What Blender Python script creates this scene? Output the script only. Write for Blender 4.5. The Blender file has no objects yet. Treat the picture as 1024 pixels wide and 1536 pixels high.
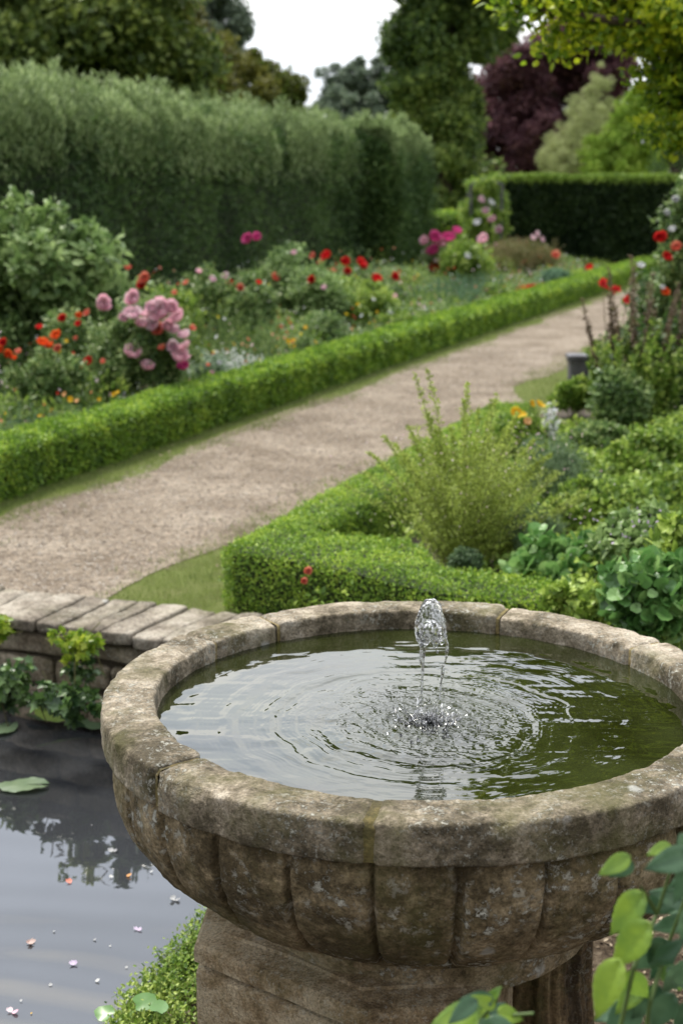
import bpy, bmesh, math
import numpy as np
from math import radians as R_, sin, cos, pi
sc = bpy.context.scene
C = sc.collection
# ------------------------------------------------------------------ camera, sky, sun, exposure
CAMH, PITCH = 1.75, R_(12.6)
cd = bpy.data.cameras.new('camera'); cam = bpy.data.objects.new('camera', cd); C.objects.link(cam)
cam.location = (0, 0, CAMH); cam.rotation_euler = (pi/2 - PITCH, 0, 0)
cd.sensor_fit = 'VERTICAL'; cd.sensor_height = 36; cd.lens = 50
cd.clip_start = .05; cd.clip_end = 2000
cd.dof.use_dof = True; cd.dof.focus_distance = 2.85; cd.dof.aperture_fstop = 4.6
sc.camera = cam
SUN_EL, SUN_AZ = 58, -35          # azimuth from +Y towards +X, degrees
w = bpy.data.worlds.new("World"); sc.world = w; w.use_nodes = True
nt = w.node_tree; nt.nodes.clear()
def wn(t, **k):
    n = nt.nodes.new(t)
    for a, b in k.items(): setattr(n, a, b)
    return n
out = wn('ShaderNodeOutputWorld'); bg = wn('ShaderNodeBackground'); bg.inputs[1].default_value = .088
sky = wn('ShaderNodeTexSky', sky_type='NISHITA', sun_disc=False, sun_elevation=R_(SUN_EL), sun_rotation=R_(SUN_AZ))
tc = wn('ShaderNodeTexCoord'); sep = wn('ShaderNodeSeparateXYZ'); nt.links.new(tc.outputs['Generated'], sep.inputs[0])
mr = wn('ShaderNodeMapRange'); mr.inputs[1].default_value = 0; mr.inputs[2].default_value = .42
mr.inputs[3].default_value = 10.5; mr.inputs[4].default_value = 25.0
nt.links.new(sep.outputs[2], mr.inputs[0])
mp = wn('ShaderNodeMapping'); mp.inputs['Scale'].default_value = (1, 1, 3.2); nt.links.new(tc.outputs['Generated'], mp.inputs[0])
nz = wn('ShaderNodeTexNoise'); nz.inputs['Scale'].default_value = 3.2; nz.inputs['Detail'].default_value = 6; nt.links.new(mp.outputs[0], nz.inputs['Vector'])
cr = wn('ShaderNodeValToRGB'); cr.color_ramp.elements[0].position = .34; cr.color_ramp.elements[0].color = (.66, .71, .80, 1)
cr.color_ramp.elements[1].position = .62; cr.color_ramp.elements[1].color = (1, .99, .97, 1)
nt.links.new(nz.outputs[0], cr.inputs[0])
dt = wn('ShaderNodeVectorMath', operation='DOT_PRODUCT'); nt.links.new(tc.outputs['Generated'], dt.inputs[0]); dt.inputs[1].default_value = (sin(R_(SUN_AZ))*.5, cos(R_(SUN_AZ)), .15)
az = wn('ShaderNodeMapRange'); az.inputs[1].default_value = -.9; az.inputs[2].default_value = .9; az.inputs[3].default_value = .28; az.inputs[4].default_value = 1.2; nt.links.new(dt.outputs['Value'], az.inputs[0])
m2 = wn('ShaderNodeMath', operation='MULTIPLY'); nt.links.new(mr.outputs[0], m2.inputs[0]); nt.links.new(az.outputs[0], m2.inputs[1])
mul = wn('ShaderNodeVectorMath', operation='SCALE'); nt.links.new(cr.outputs[0], mul.inputs[0]); nt.links.new(m2.outputs[0], mul.inputs['Scale'])
mix = wn('ShaderNodeMixRGB'); mix.inputs[0].default_value = .85
nt.links.new(sky.outputs[0], mix.inputs[1]); nt.links.new(mul.outputs[0], mix.inputs[2])
nt.links.new(mix.outputs[0], bg.inputs[0]); nt.links.new(bg.outputs[0], out.inputs[0])
sd = bpy.data.lights.new('sun', 'SUN'); sd.energy = 3.4; sd.angle = R_(10); sd.color = (1, .95, .86)
sun = bpy.data.objects.new('sun', sd); C.objects.link(sun)
sun.rotation_euler = (pi/2 - R_(SUN_EL), 0, pi - R_(SUN_AZ)); sun.location = (0, 0, 30)
sc.view_settings.view_transform = 'Standard'; sc.view_settings.look = 'None'
sc.view_settings.exposure = 0.47; sc.view_settings.gamma = 1
try: sc.view_settings.use_curve_mapping = False
except Exception: pass
sc.render.engine = 'CYCLES'
sc.cycles.max_bounces = 7; sc.cycles.diffuse_bounces = 3; sc.cycles.glossy_bounces = 3
sc.cycles.transmission_bounces = 6; sc.cycles.transparent_max_bounces = 6
sc.cycles.caustics_reflective = False; sc.cycles.caustics_refractive = False

# ------------------------------------------------------------------ helpers
F_ = 2133.3
def G(px, py, z=0.0):
    a = (px-512)/F_; b = (768-py)/F_
    dy = cos(PITCH)+b*sin(PITCH); dz = -sin(PITCH)+b*cos(PITCH); t = (z-CAMH)/dz
    return np.array([a*t, dy*t, z])
def D(px, py, Y):
    a = (px-512)/F_; b = (768-py)/F_
    dy = cos(PITCH)+b*sin(PITCH); dz = -sin(PITCH)+b*cos(PITCH); t = Y/dy
    return np.array([a*t, Y, CAMH+dz*t])
PD = np.array([.347, .938]); PN = np.array([.938, -.347]); P0 = np.array([-1.98, 8.06])   # path direction, its right normal, hedge foot
def B(s, o): return P0[None]+np.atleast_1d(s)[:, None]*PD+np.atleast_1d(o)[:, None]*PN
def BP(px, o):                       # the spot at offset o from the hedge line seen under px
    k = (px-512)/2186.
    s = (k*(P0[1]+o*PN[1])-P0[0]-o*PN[0])/(PD[0]-k*PD[1])
    return P0+s*PD+o*PN
rng = np.random.default_rng(7)
def _h(i, j, k, s):
    n = (i*73856093) ^ (j*19349663) ^ (k*83492791) ^ (s*2654435761 & 0x7fffffff)
    n = n.astype(np.uint64); n = (n ^ (n >> np.uint64(13)))*np.uint64(1274126177); n = n ^ (n >> np.uint64(16))
    return (n & np.uint64(0xffff)).astype(float)/65535.
def vn(P, sc_=1., seed=0):
    P = np.asarray(P, float)*sc_+1000.; i = np.floor(P).astype(np.int64); f = P-i; f = f*f*(3-2*f)
    r = 0
    for a in (0, 1):
        for b in (0, 1):
            for c in (0, 1):
                wgt = (f[:, 0] if a else 1-f[:, 0])*(f[:, 1] if b else 1-f[:, 1])*(f[:, 2] if c else 1-f[:, 2])
                r = r+wgt*_h(i[:, 0]+a, i[:, 1]+b, i[:, 2]+c, seed)
    return r*2-1
def fbm(P, s=1., o=4, seed=0):
    r = 0; a = .5
    for k in range(o): r = r+a*vn(P, s*2**k, seed+k); a *= .5
    return r
def nrmz(v): return v/np.maximum(np.linalg.norm(v, axis=-1, keepdims=True), 1e-9)
def link(o, parent=None):
    C.objects.link(o)
    if parent is not None: o.parent = parent
    return o
def mesh_data(name, V, Fs, mat, rnd=None, smooth=False):
    me = bpy.data.meshes.new(name); V = np.asarray(V, np.float32)
    me.vertices.add(len(V)); me.vertices.foreach_set('co', V.ravel())
    Fs = [np.asarray(f, np.int32) for f in Fs if len(f)]
    tot = sum(f.size for f in Fs); npoly = sum(len(f) for f in Fs)
    me.loops.add(tot); me.loops.foreach_set('vertex_index', np.concatenate([f.ravel() for f in Fs]))
    me.polygons.add(npoly)
    ls = []; st = 0
    for f in Fs: ls.append(st+np.arange(len(f))*f.shape[1]); st += f.size
    me.polygons.foreach_set('loop_start', np.concatenate(ls).astype(np.int32))
    if rnd is not None:
        at = me.attributes.new('rnd', 'FLOAT', 'POINT'); at.data.foreach_set('value', np.asarray(rnd, np.float32))
    me.update(calc_edges=True)
    me.polygons.foreach_set('use_smooth', np.full(npoly, smooth, dtype=bool))
    if mat is not None: me.materials.append(mat)
    return me
def mk(name, V, Fs, mat, parent=None, rnd=None, smooth=False, loc=None):
    V = np.asarray(V, float)
    if loc is not None: V = V-np.asarray(loc, float)
    o = bpy.data.objects.new(name, mesh_data(name, V, Fs, mat, rnd, smooth))
    if loc is not None and parent is None: o.location = loc
    return link(o, parent)
def tag(o, label=None, cat=None, group=None, kind=None):
    if label: o['label'] = label
    if cat: o['category'] = cat
    if group: o['group'] = group
    if kind: o['kind'] = kind
    return o
def thing(name, loc, label, cat, group=None):
    o = bpy.data.objects.new(name, None); o.location = loc; o.empty_display_size = .05; link(o)
    return tag(o, label, cat, group)
class MB:
    def __init__(s): s.V = []; s.Fs = {}; s.r = []; s.n = 0
    def add(s, V, Fs, r=0.5):
        V = np.asarray(V, float)
        for f in Fs:
            f = np.asarray(f)
            if len(f): s.Fs.setdefault(f.shape[1], []).append(f+s.n)
        s.V.append(V); s.r.append(np.broadcast_to(r, (len(V),)).astype(float)); s.n += len(V); return s
    def build(s, name, mat, parent=None, smooth=False, loc=None):
        return mk(name, np.concatenate(s.V), [np.concatenate(f) for f in s.Fs.values()], mat, parent, np.concatenate(s.r), smooth, loc)
# leaf templates: u along, v across, w normal
def T(v, *fs): return (np.array(v, float), [np.array(f) for f in fs])
T_DIA = T([(0, 0, 0), (.45, .3, .08), (1, 0, -.05), (.45, -.3, .08)], [(0, 1, 2), (0, 2, 3)])
T_LEAF = T([(0, 0, 0), (.3, .27, .06), (.3, 0, 0), (.3, -.27, .06), (.68, .22, .03), (.68, 0, -.03), (.68, -.22, .03), (1, 0, -.12)],
           [(0, 2, 1), (0, 3, 2), (4, 5, 7), (5, 6, 7)], [(1, 2, 5, 4), (2, 3, 6, 5)])
T_NEED = T([(0, 0, 0), (.5, .1, .02), (1, 0, -.03), (.5, -.1, .02)], [(0, 1, 2), (0, 2, 3)])
T_BLADE = T([(0, .035, 0), (0, -.035, 0), (.5, .03, .1), (.5, -.03, .1), (1, 0, .0)], [(2, 3, 4)], [(0, 1, 3, 2)])
def _round():
    v = [(.45, 0, -.05)]; m = 11
    for i in range(m):
        a = 2*pi*i/m; r = .5*({0: .66}.get(i, 1)+(.22 if i in (5, 6) else 0))
        v.append((.45-r*cos(a), r*1.02*sin(a), .03+.04*sin(3*a)))
    return T(v, [(0, 1+i, 1+(i+1) % m) for i in range(m)])
T_RND = _round()
def _ivy():
    pts = [(0, 0), (-.06, .28), (.2, .25), (.36, .5), (.5, .26), (1, 0), (.5, -.26), (.36, -.5), (.2, -.25), (-.06, -.28)]
    v = [(.35, 0, -.04)]+[(a, b, .05*abs(b)) for a, b in pts]; m = len(pts)
    return T(v, [(0, 1+i, 1+(i+1) % m) for i in range(m)])
T_IVY = _ivy()
def _big():                           # broad serrated leaf with a midrib fold, for leaves seen close
    v = []; n = 14
    for i in range(n+1):
        t = i/n; wd = .27*math.sin(pi*t**.75)**.85*(1-.28*t) if 0 < t < 1 else .004
        z = -.22*t*t
        e = .014*(-1)**i; v += [(t-.02, wd, z+.22*wd+e), (t, wd*.5, z+.05+e), (t, 0, z), (t, -wd*.5, z+.05+e), (t-.02, -wd, z+.22*wd+e)]
    f = [(i*5+j, i*5+j+1, i*5+j+6, i*5+j+5) for i in range(n) for j in range(4)]
    return T(v, f)
T_BIG = _big()
def _petal():
    v = []
    for i in range(4):
        t = i/3
        for j in range(3):
            u = (j-1); wd = [.12, .42, .5, .3][i]
            v.append((t*.9, u*wd, .28*t*t+.12*abs(u)))
    return T(v, [(i*3+j, i*3+j+1, i*3+j+4, i*3+j+3) for i in range(3) for j in range(2)])
T_PET = _petal()
def inst(P, d, n, s, tm, rnd):
    P = np.asarray(P, float); N = len(P); d = nrmz(d); b = nrmz(np.cross(n, d)); n = np.cross(d, b)
    tv, tf = tm; s = np.broadcast_to(s, (N,))[:, None, None]
    V = P[:, None, :]+s*(tv[None, :, 0, None]*d[:, None]+tv[None, :, 1, None]*b[:, None]+tv[None, :, 2, None]*n[:, None])
    k = len(tv); off = (np.arange(N)*k)[:, None, None]
    Fs = [(f[None]+off).reshape(-1, f.shape[1]) for f in tf]
    return V.reshape(-1, 3), Fs, np.repeat(np.broadcast_to(rnd, (N,)), k)
def rv(N): return nrmz(rng.normal(size=(N, 3)))
def tube(pts, rad, n=6):
    pts = np.asarray(pts, float); m = len(pts); rad = np.broadcast_to(rad, (m,))
    t = nrmz(np.gradient(pts, axis=0)); ref = np.array([.3, .9, .1]) if abs(t[0][2]) > .6 else np.array([0, 0, 1.])
    a = nrmz(np.cross(t, ref)); b = np.cross(t, a); th = np.arange(n)*2*pi/n
    V = pts[:, None]+rad[:, None, None]*(np.cos(th)[None, :, None]*a[:, None]+np.sin(th)[None, :, None]*b[:, None])
    i = np.arange(m-1)[:, None]*n; j = np.arange(n)[None]; j2 = (j+1) % n
    Fq = np.stack([i+j, i+j2, i+n+j2, i+n+j], -1).reshape(-1, 4)
    return V.reshape(-1, 3), [Fq]
_c = {}
def cube_grid(n):
    if n not in _c:
        bm = bmesh.new(); bmesh.ops.create_cube(bm, size=2)
        bmesh.ops.subdivide_edges(bm, edges=bm.edges[:], cuts=n, use_grid_fill=True)
        V = np.array([v.co[:] for v in bm.verts]); Fq = np.array([[v.index for v in f.verts] for f in bm.faces]); bm.free(); _c[n] = (V, Fq)
    return _c[n]
def rock(dims, rad=.02, n=9, amp=.008, fr=12., seed=0, off=(0, 0, 0)):
    V, Fq = cube_grid(n); h = np.array(dims)/2; inner = np.maximum(h-rad, .001)
    V = np.sign(V)*np.abs(V)**.8
    p = V*h; q = np.clip(p, -inner, inner); d = p-q; p = q+nrmz(d+1e-6*V)*np.minimum(np.linalg.norm(d, axis=1, keepdims=True), rad)
    nn = nrmz(p/h); w_ = p+np.asarray(off)
    return p+nn*(amp*fbm(w_, fr, 4, seed)[:, None]+amp*.8*vn(w_, fr*.35, seed+9)[:, None]), [Fq]
def xf(V, ang=0, loc=(0, 0, 0), tilt=0):
    c, s = cos(ang), sin(ang); V = np.asarray(V)
    if tilt: V = np.stack([V[:, 0], V[:, 1]*cos(tilt)-V[:, 2]*sin(tilt), V[:, 1]*sin(tilt)+V[:, 2]*cos(tilt)], 1)
    return np.stack([V[:, 0]*c-V[:, 1]*s, V[:, 0]*s+V[:, 1]*c, V[:, 2]], 1)+np.asarray(loc)

# ------------------------------------------------------------------ materials
def newmat(name):
    m = bpy.data.materials.new(name); m.use_nodes = True; t = m.node_tree; t.nodes.clear()
    def N(ty, ins=None, **k):
        n = t.nodes.new(ty)
        for a, b in k.items(): setattr(n, a, b)
        for a, b in (ins or {}).items():
            if isinstance(b, bpy.types.NodeSocket): t.links.new(b, n.inputs[a])
            else: n.inputs[a].default_value = b
        return n
    return m, N
def ramp(N, fac, *st):
    n = N('ShaderNodeValToRGB', {0: fac}); e = n.color_ramp.elements
    while len(e) < len(st): e.new(.5)
    for i, (p, c) in enumerate(st):
        e[i].position = p; e[i].color = (*c, 1) if len(c) == 3 else c
    return n.outputs[0]
def leafmat(name, c0, c1, c2, trans=.35, rough=.5, clump=1.2, spec=.35):
    m, N = newmat(name)
    a = N('ShaderNodeAttribute', attribute_name='rnd'); g = N('ShaderNodeNewGeometry')
    nz = N('ShaderNodeTexNoise', {'Vector': g.outputs['Position'], 'Scale': clump, 'Detail': 3.})
    s = N('ShaderNodeMath', {0: nz.outputs[0], 1: 1.1}, operation='MULTIPLY_ADD'); s.inputs[2].default_value = -.55
    f = N('ShaderNodeMath', {0: a.outputs['Fac'], 1: s.outputs[0]}, operation='ADD')
    col = ramp(N, f.outputs[0], (.05, c0), (.5, c1), (.95, c2))
    p = N('ShaderNodeBsdfPrincipled', {'Base Color': col, 'Roughness': rough, 'Specular IOR Level': spec})
    tr = N('ShaderNodeBsdfTranslucent', {'Color': col})
    mx = N('ShaderNodeMixShader', {0: trans, 1: p.outputs[0], 2: tr.outputs[0]})
    N('ShaderNodeOutputMaterial', {0: mx.outputs[0]}); return m
def plain(name, c, rough=.6, var=.25, sc_=8., bump=0., bs=60.):
    m, N = newmat(name); g = N('ShaderNodeNewGeometry')
    nz = N('ShaderNodeTexNoise', {'Vector': g.outputs['Position'], 'Scale': sc_, 'Detail': 6.})
    col = ramp(N, nz.outputs[0], (.3, tuple(x*(1-var) for x in c)), (.7, tuple(min(1, x*(1+var)) for x in c)))
    p = N('ShaderNodeBsdfPrincipled', {'Base Color': col, 'Roughness': rough})
    if bump:
        b = N('ShaderNodeTexNoise', {'Vector': g.outputs['Position'], 'Scale': bs, 'Detail': 8.})
        bb = N('ShaderNodeBump', {'Height': b.outputs[0], 'Strength': bump, 'Distance': .01}); p.inputs['Normal'].default_value = (0, 0, 0)
        m.node_tree.links.new(bb.outputs[0], p.inputs['Normal'])
    N('ShaderNodeOutputMaterial', {0: p.outputs[0]}); return m
def stone(name, c_lo, c_mid, c_hi, lichen=.5, moss=.4, grain=140., bump=.6, lich_scale=26., streak=0., spots=1.):
    m, N = newmat(name); g = N('ShaderNodeNewGeometry'); P = g.outputs['Position']
    src = P
    if streak:
        src = N('ShaderNodeMapping', {'Vector': P, 'Scale': (1, 1, .12)}).outputs[0]
    n1 = N('ShaderNodeTexNoise', {'Vector': src, 'Scale': 7. if not streak else 22., 'Detail': 9., 'Roughness': .62})
    nb = N('ShaderNodeTexNoise', {'Vector': src, 'Scale': 2.3, 'Detail': 3.})
    nsum = N('ShaderNodeMath', {0: nb.outputs[0], 1: .9}, operation='MULTIPLY_ADD'); m.node_tree.links.new(n1.outputs[0], nsum.inputs[2])
    nmid = N('ShaderNodeTexNoise', {'Vector': P, 'Scale': 38., 'Detail': 6., 'Roughness': .7})
    ns3 = N('ShaderNodeMath', {0: nmid.outputs[0], 1: .7}, operation='MULTIPLY_ADD'); m.node_tree.links.new(nsum.outputs[0], ns3.inputs[2])
    base = ramp(N, N('ShaderNodeMath', {0: ns3.outputs[0], 1: -.8}, operation='ADD').outputs[0], (.33, c_lo), (.5, c_mid), (.66, c_hi))
    n2 = N('ShaderNodeTexNoise', {'Vector': P, 'Scale': grain, 'Detail': 6., 'Roughness': .7})
    gr = ramp(N, n2.outputs[0], (.36, (.22, .20, .17)), (.48, (.85, .84, .82)), (.60, (1.25, 1.22, 1.18)), (.68, (1.9, 1.85, 1.8)))
    b2 = N('ShaderNodeMixRGB', {0: .62, 1: base, 2: gr}, blend_type='MULTIPLY').outputs[0]
    # algae and moss staining
    n3 = N('ShaderNodeTexNoise', {'Vector': P, 'Scale': 4.3, 'Detail': 9., 'Roughness': .7})
    mf = ramp(N, n3.outputs[0], (.47, (0, 0, 0)), (.62, (1, 1, 1)))
    mf2 = N('ShaderNodeMath', {0: mf, 1: moss}, operation='MULTIPLY')
    b3 = N('ShaderNodeMixRGB', {0: mf2.outputs[0], 1: b2, 2: (.085, .085, .022, 1)}).outputs[0]
    # pale crusty lichen: speckles inside patches, and a few round rosettes
    n4 = N('ShaderNodeTexNoise', {'Vector': P, 'Scale': lich_scale*3.2, 'Detail': 8., 'Roughness': .75})
    n5 = N('ShaderNodeTexNoise', {'Vector': P, 'Scale': 6.5, 'Detail': 3.})
    sp = ramp(N, n4.outputs[0], (.535, (0, 0, 0)), (.59, (1, 1, 1)))
    pt = ramp(N, n5.outputs[0], (.42, (0, 0, 0)), (.62, (1, 1, 1)))
    lf = N('ShaderNodeMath', {0: sp, 1: pt}, operation='MULTIPLY')
    lf2 = N('ShaderNodeMath', {0: lf.outputs[0], 1: lichen}, operation='MULTIPLY')
    b4 = N('ShaderNodeMixRGB', {0: lf2.outputs[0], 1: b3, 2: (.50, .49, .42, 1)}).outputs[0]
    wob = N('ShaderNodeTexNoise', {'Vector': P, 'Scale': 45., 'Detail': 4.})
    wv = N('ShaderNodeVectorMath', {0: wob.outputs['Color']}, operation='SCALE'); wv.inputs['Scale'].default_value = .02
    pv = N('ShaderNodeVectorMath', {0: P, 1: wv.outputs[0]}, operation='ADD')
    vo = N('ShaderNodeTexVoronoi', {'Vector': pv.outputs[0], 'Scale': 7.})
    rs = ramp(N, vo.outputs['Distance'], (.07, (1, 1, 1)), (.13, (0, 0, 0)))
    rf = N('ShaderNodeMath', {0: rs, 1: .7*spots}, operation='MULTIPLY')
    vs = N('ShaderNodeSeparateColor', {0: vo.outputs['Color']})
    th = N('ShaderNodeMath', {0: vs.outputs[0], 1: .72}, operation='GREATER_THAN')
    rf2 = N('ShaderNodeMath', {0: rf.outputs[0], 1: th.outputs[0]}, operation='MULTIPLY')
    b5 = N('ShaderNodeMixRGB', {0: rf2.outputs[0], 1: b4, 2: (.43, .43, .40, 1)}).outputs[0]
    # pits
    pn = N('ShaderNodeTexNoise', {'Vector': P, 'Scale': grain*.45, 'Detail': 5., 'Roughness': .6})
    hsum = N('ShaderNodeMath', {0: n2.outputs[0], 1: pn.outputs[0]}, operation='ADD')
    h2 = N('ShaderNodeMath', {0: n1.outputs[0], 1: 1.5}, operation='MULTIPLY_ADD'); m.node_tree.links.new(hsum.outputs[0], h2.inputs[2])
    h3 = N('ShaderNodeMath', {0: lf2.outputs[0], 1: .35}, operation='MULTIPLY_ADD'); m.node_tree.links.new(h2.outputs[0], h3.inputs[2])
    bp = N('ShaderNodeBump', {'Height': h3.outputs[0], 'Strength': bump, 'Distance': .006})
    p = N('ShaderNodeBsdfPrincipled', {'Base Color': b5, 'Roughness': .88, 'Specular IOR Level': .25, 'Normal': bp.outputs[0]})
    N('ShaderNodeOutputMaterial', {0: p.outputs[0]}); return m
M = {}
M['rim'] = stone('rim_stone', (.085, .070, .044), (.245, .206, .148), (.48, .42, .335), .85, .6, 150, 1.)
M['bowl'] = stone('bowl_stone', (.082, .062, .032), (.225, .175, .102), (.41, .335, .22), 1., .45, 130, 1., 13.)
M['plinth'] = stone('plinth_stone', (.115, .078, .040), (.26, .192, .112), (.40, .33, .225), .35, .3, 170, .9)
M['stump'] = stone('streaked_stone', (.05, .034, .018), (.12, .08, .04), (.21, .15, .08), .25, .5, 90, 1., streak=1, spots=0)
M['mortar'] = stone('mossy_mortar', (.06, .048, .02), (.15, .115, .045), (.24, .19, .09), .2, .5, 120, .7, spots=0)
M['coping'] = stone('coping_stone', (.11, .092, .072), (.22, .19, .152), (.35, .315, .265), .5, .25, 90, .7)
M['block'] = stone('wall_stone', (.15, .12, .085), (.28, .23, .17), (.42, .36, .28), .5, .35, 80, .9)
M['iron'] = plain('dark_slate', (.09, .09, .10), .6, .3, 12, .3)
M['bark'] = plain('bark', (.07, .05, .035), .9, .5, 6, .8, 14)
M['twig'] = plain('twig', (.12, .11, .04), .8, .4, 20)
M['stem'] = plain('green_stem', (.08, .13, .03), .6, .3, 20)
M['drystem'] = plain('dry_stem', (.12, .08, .045), .8, .4, 20)
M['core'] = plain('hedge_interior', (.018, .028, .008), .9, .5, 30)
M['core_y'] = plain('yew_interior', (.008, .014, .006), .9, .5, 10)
# leaves
M['box'] = leafmat('box_leaf', (0.065, 0.132, 0.016), (0.188, 0.335, 0.039), (0.449, 0.580, 0.075), .35, .45, 3.)
M['boxn'] = leafmat('box_leaf_near', (0.075, 0.149, 0.023), (0.206, 0.351, 0.039), (0.469, 0.597, 0.086), .35, .45, 5.)
M['tall'] = leafmat('feathery_leaf', (0.031, 0.070, 0.018), (0.074, 0.141, 0.037), (0.167, 0.267, 0.072), .3, .6, .8)  # hedge leaf darkened, shade of the lower face put into the colour
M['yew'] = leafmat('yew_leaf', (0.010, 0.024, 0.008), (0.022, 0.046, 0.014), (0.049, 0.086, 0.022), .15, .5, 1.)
M['yewtop'] = leafmat('yew_top_leaf', (0.098, 0.168, 0.028), (0.182, 0.280, 0.042), (0.280, 0.392, 0.070), .3, .5, 2.)  # paler leaf for the top band of the far hedge
M['oak'] = leafmat('dark_tree_leaf', (0.047, 0.082, 0.018), (0.115, 0.174, 0.036), (0.300, 0.368, 0.082), .35, .5, .5)
M['tree'] = leafmat('green_tree_leaf', (0.049, 0.095, 0.023), (0.124, 0.197, 0.042), (0.315, 0.396, 0.096), .35, .5, .35)
M['ytree'] = leafmat('olive_tree_leaf', (0.060, 0.070, 0.012), (0.130, 0.140, 0.025), (0.250, 0.240, 0.050), .35, .5, .4)
M['rust'] = leafmat('rust_tree_leaf', (0.053, 0.057, 0.010), (0.112, 0.115, 0.020), (0.150, 0.218, 0.040), .35, .5, .5)
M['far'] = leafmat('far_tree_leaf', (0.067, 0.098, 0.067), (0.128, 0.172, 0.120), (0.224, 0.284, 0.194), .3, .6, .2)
M['beech'] = leafmat('copper_leaf', (0.056, 0.023, 0.032), (0.134, 0.053, 0.071), (0.277, 0.133, 0.144), .3, .5, .4)
M['olive'] = leafmat('pale_olive_leaf', (0.249, 0.295, 0.113), (0.498, 0.545, 0.249), (0.816, 0.839, 0.454), .3, .6, .8)
M['lime'] = leafmat('lime_leaf', (0.162, 0.275, 0.032), (0.324, 0.486, 0.065), (0.551, 0.680, 0.130), .45, .5, .8)
M['spray'] = leafmat('overhanging_leaf', (0.062, 0.131, 0.011), (0.217, 0.334, 0.021), (0.620, 0.665, 0.035), .5, .45, 1.2)
M['shrub'] = leafmat('shrub_leaf', (0.055, 0.110, 0.033), (0.158, 0.255, 0.074), (0.373, 0.460, 0.184), .35, .4, 2.)
M['grey'] = leafmat('greygreen_leaf', (0.089, 0.149, 0.089), (0.194, 0.283, 0.164), (0.386, 0.491, 0.327), .3, .5, 2.)
M['vib'] = leafmat('pale_shrub_leaf', (0.081, 0.145, 0.047), (0.197, 0.303, 0.094), (0.416, 0.544, 0.230), .35, .4, 2.)
M['teal'] = leafmat('soft_green_leaf', (.05, .095, .04), (.12, .19, .09), (.24, .33, .18), .35, .5, 3.)
M['toplit'] = leafmat('feathery_leaf_toplit', (0.115, 0.171, 0.060), (0.230, 0.317, 0.121), (0.413, 0.512, 0.242), .35, .6, .8)  # pale copy of the hedge leaf, light from above put into the colour
M['blue'] = leafmat('bluegreen_leaf', (0.064, 0.129, 0.075), (0.128, 0.230, 0.139), (0.234, 0.389, 0.234), .3, .6, 2.)
M['fresh'] = leafmat('fresh_leaf', (0.070, 0.145, 0.018), (0.199, 0.315, 0.045), (0.426, 0.525, 0.121), .4, .4, 3.)
M['heath'] = leafmat('wispy_leaf', (0.118, 0.159, 0.030), (0.300, 0.376, 0.066), (0.522, 0.620, 0.154), .4, .5, 5.)
M['cover'] = leafmat('ground_cover_leaf', (0.079, 0.149, 0.027), (0.227, 0.342, 0.053), (0.498, 0.621, 0.136), .35, .4, 2.5)
M['heart'] = leafmat('heart_leaf', (0.057, 0.149, 0.035), (0.142, 0.297, 0.078), (0.302, 0.472, 0.157), .35, .3, 2.5, .5)
M['dark'] = leafmat('dark_shrub_leaf', (0.025, 0.062, 0.017), (0.073, 0.145, 0.034), (0.176, 0.289, 0.073), .3, .4, 2.)
M['grass'] = leafmat('grass_blade', (0.094, 0.140, 0.030), (0.165, 0.226, 0.050), (0.275, 0.323, 0.100), .4, .5, 2.)
M['ivy'] = leafmat('ivy_leaf', (0.020, 0.055, 0.015), (0.060, 0.120, 0.030), (0.130, 0.220, 0.060), .25, .3, 4., .5)
M['ivyb'] = leafmat('bright_ivy_leaf', (0.110, 0.209, 0.013), (0.242, 0.352, 0.028), (0.396, 0.462, 0.055), .4, .35, 6.)
M['fg'] = leafmat('foreground_leaf', (0.050, 0.120, 0.030), (0.110, 0.230, 0.045), (0.280, 0.420, 0.050), .4, .32, 30., .5)
M['fgd'] = leafmat('foreground_leaf_mature', (0.035, 0.090, 0.040), (0.080, 0.160, 0.080), (0.160, 0.270, 0.140), .3, .28, 30., .5)
M['dry'] = leafmat('dry_seedhead', (0.090, 0.065, 0.040), (0.180, 0.130, 0.090), (0.300, 0.230, 0.170), .3, .7, 6.)
M['rusty'] = leafmat('russet_leaf', (0.090, 0.100, 0.030), (0.170, 0.180, 0.060), (0.300, 0.220, 0.120), .35, .5, 3.)
def pet(name, c, c2): return leafmat(name, c, tuple((a+b)/2 for a, b in zip(c, c2)), c2, .3, .6, 12.)
M['pink'] = pet('pink_petal', (.86, .46, .56), (.95, .80, .84)); M['palepink'] = pet('pale_pink_petal', (.75, .45, .55), (.9, .8, .82))
M['red'] = pet('red_petal', (.50, .008, .012), (.75, .04, .04)); M['orange'] = pet('orange_petal', (.75, .07, .015), (.85, .25, .06))
M['coral'] = pet('coral_petal', (.7, .15, .10), (.85, .35, .25)); M['yellow'] = pet('yellow_petal', (.75, .42, .01), (.85, .70, .05))
M['white'] = pet('white_petal', (.6, .62, .65), (.85, .85, .85)); M['magenta'] = pet('magenta_petal', (.55, .04, .22), (.75, .15, .38))
M['lilac'] = pet('lilac_petal', (.4, .3, .45), (.65, .55, .7)); M['peach'] = pet('peach_petal', (.75, .35, .12), (.85, .6, .3))
M['offwhite'] = pet('wilted_white_petal', (.35, .35, .36), (.62, .62, .60)); M['scrap'] = pet('wilted_pink_petal', (.45, .30, .26), (.68, .55, .50)); M['mauve'] = pet('mauve_petal', (.22, .12, .16), (.42, .28, .32))
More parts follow.
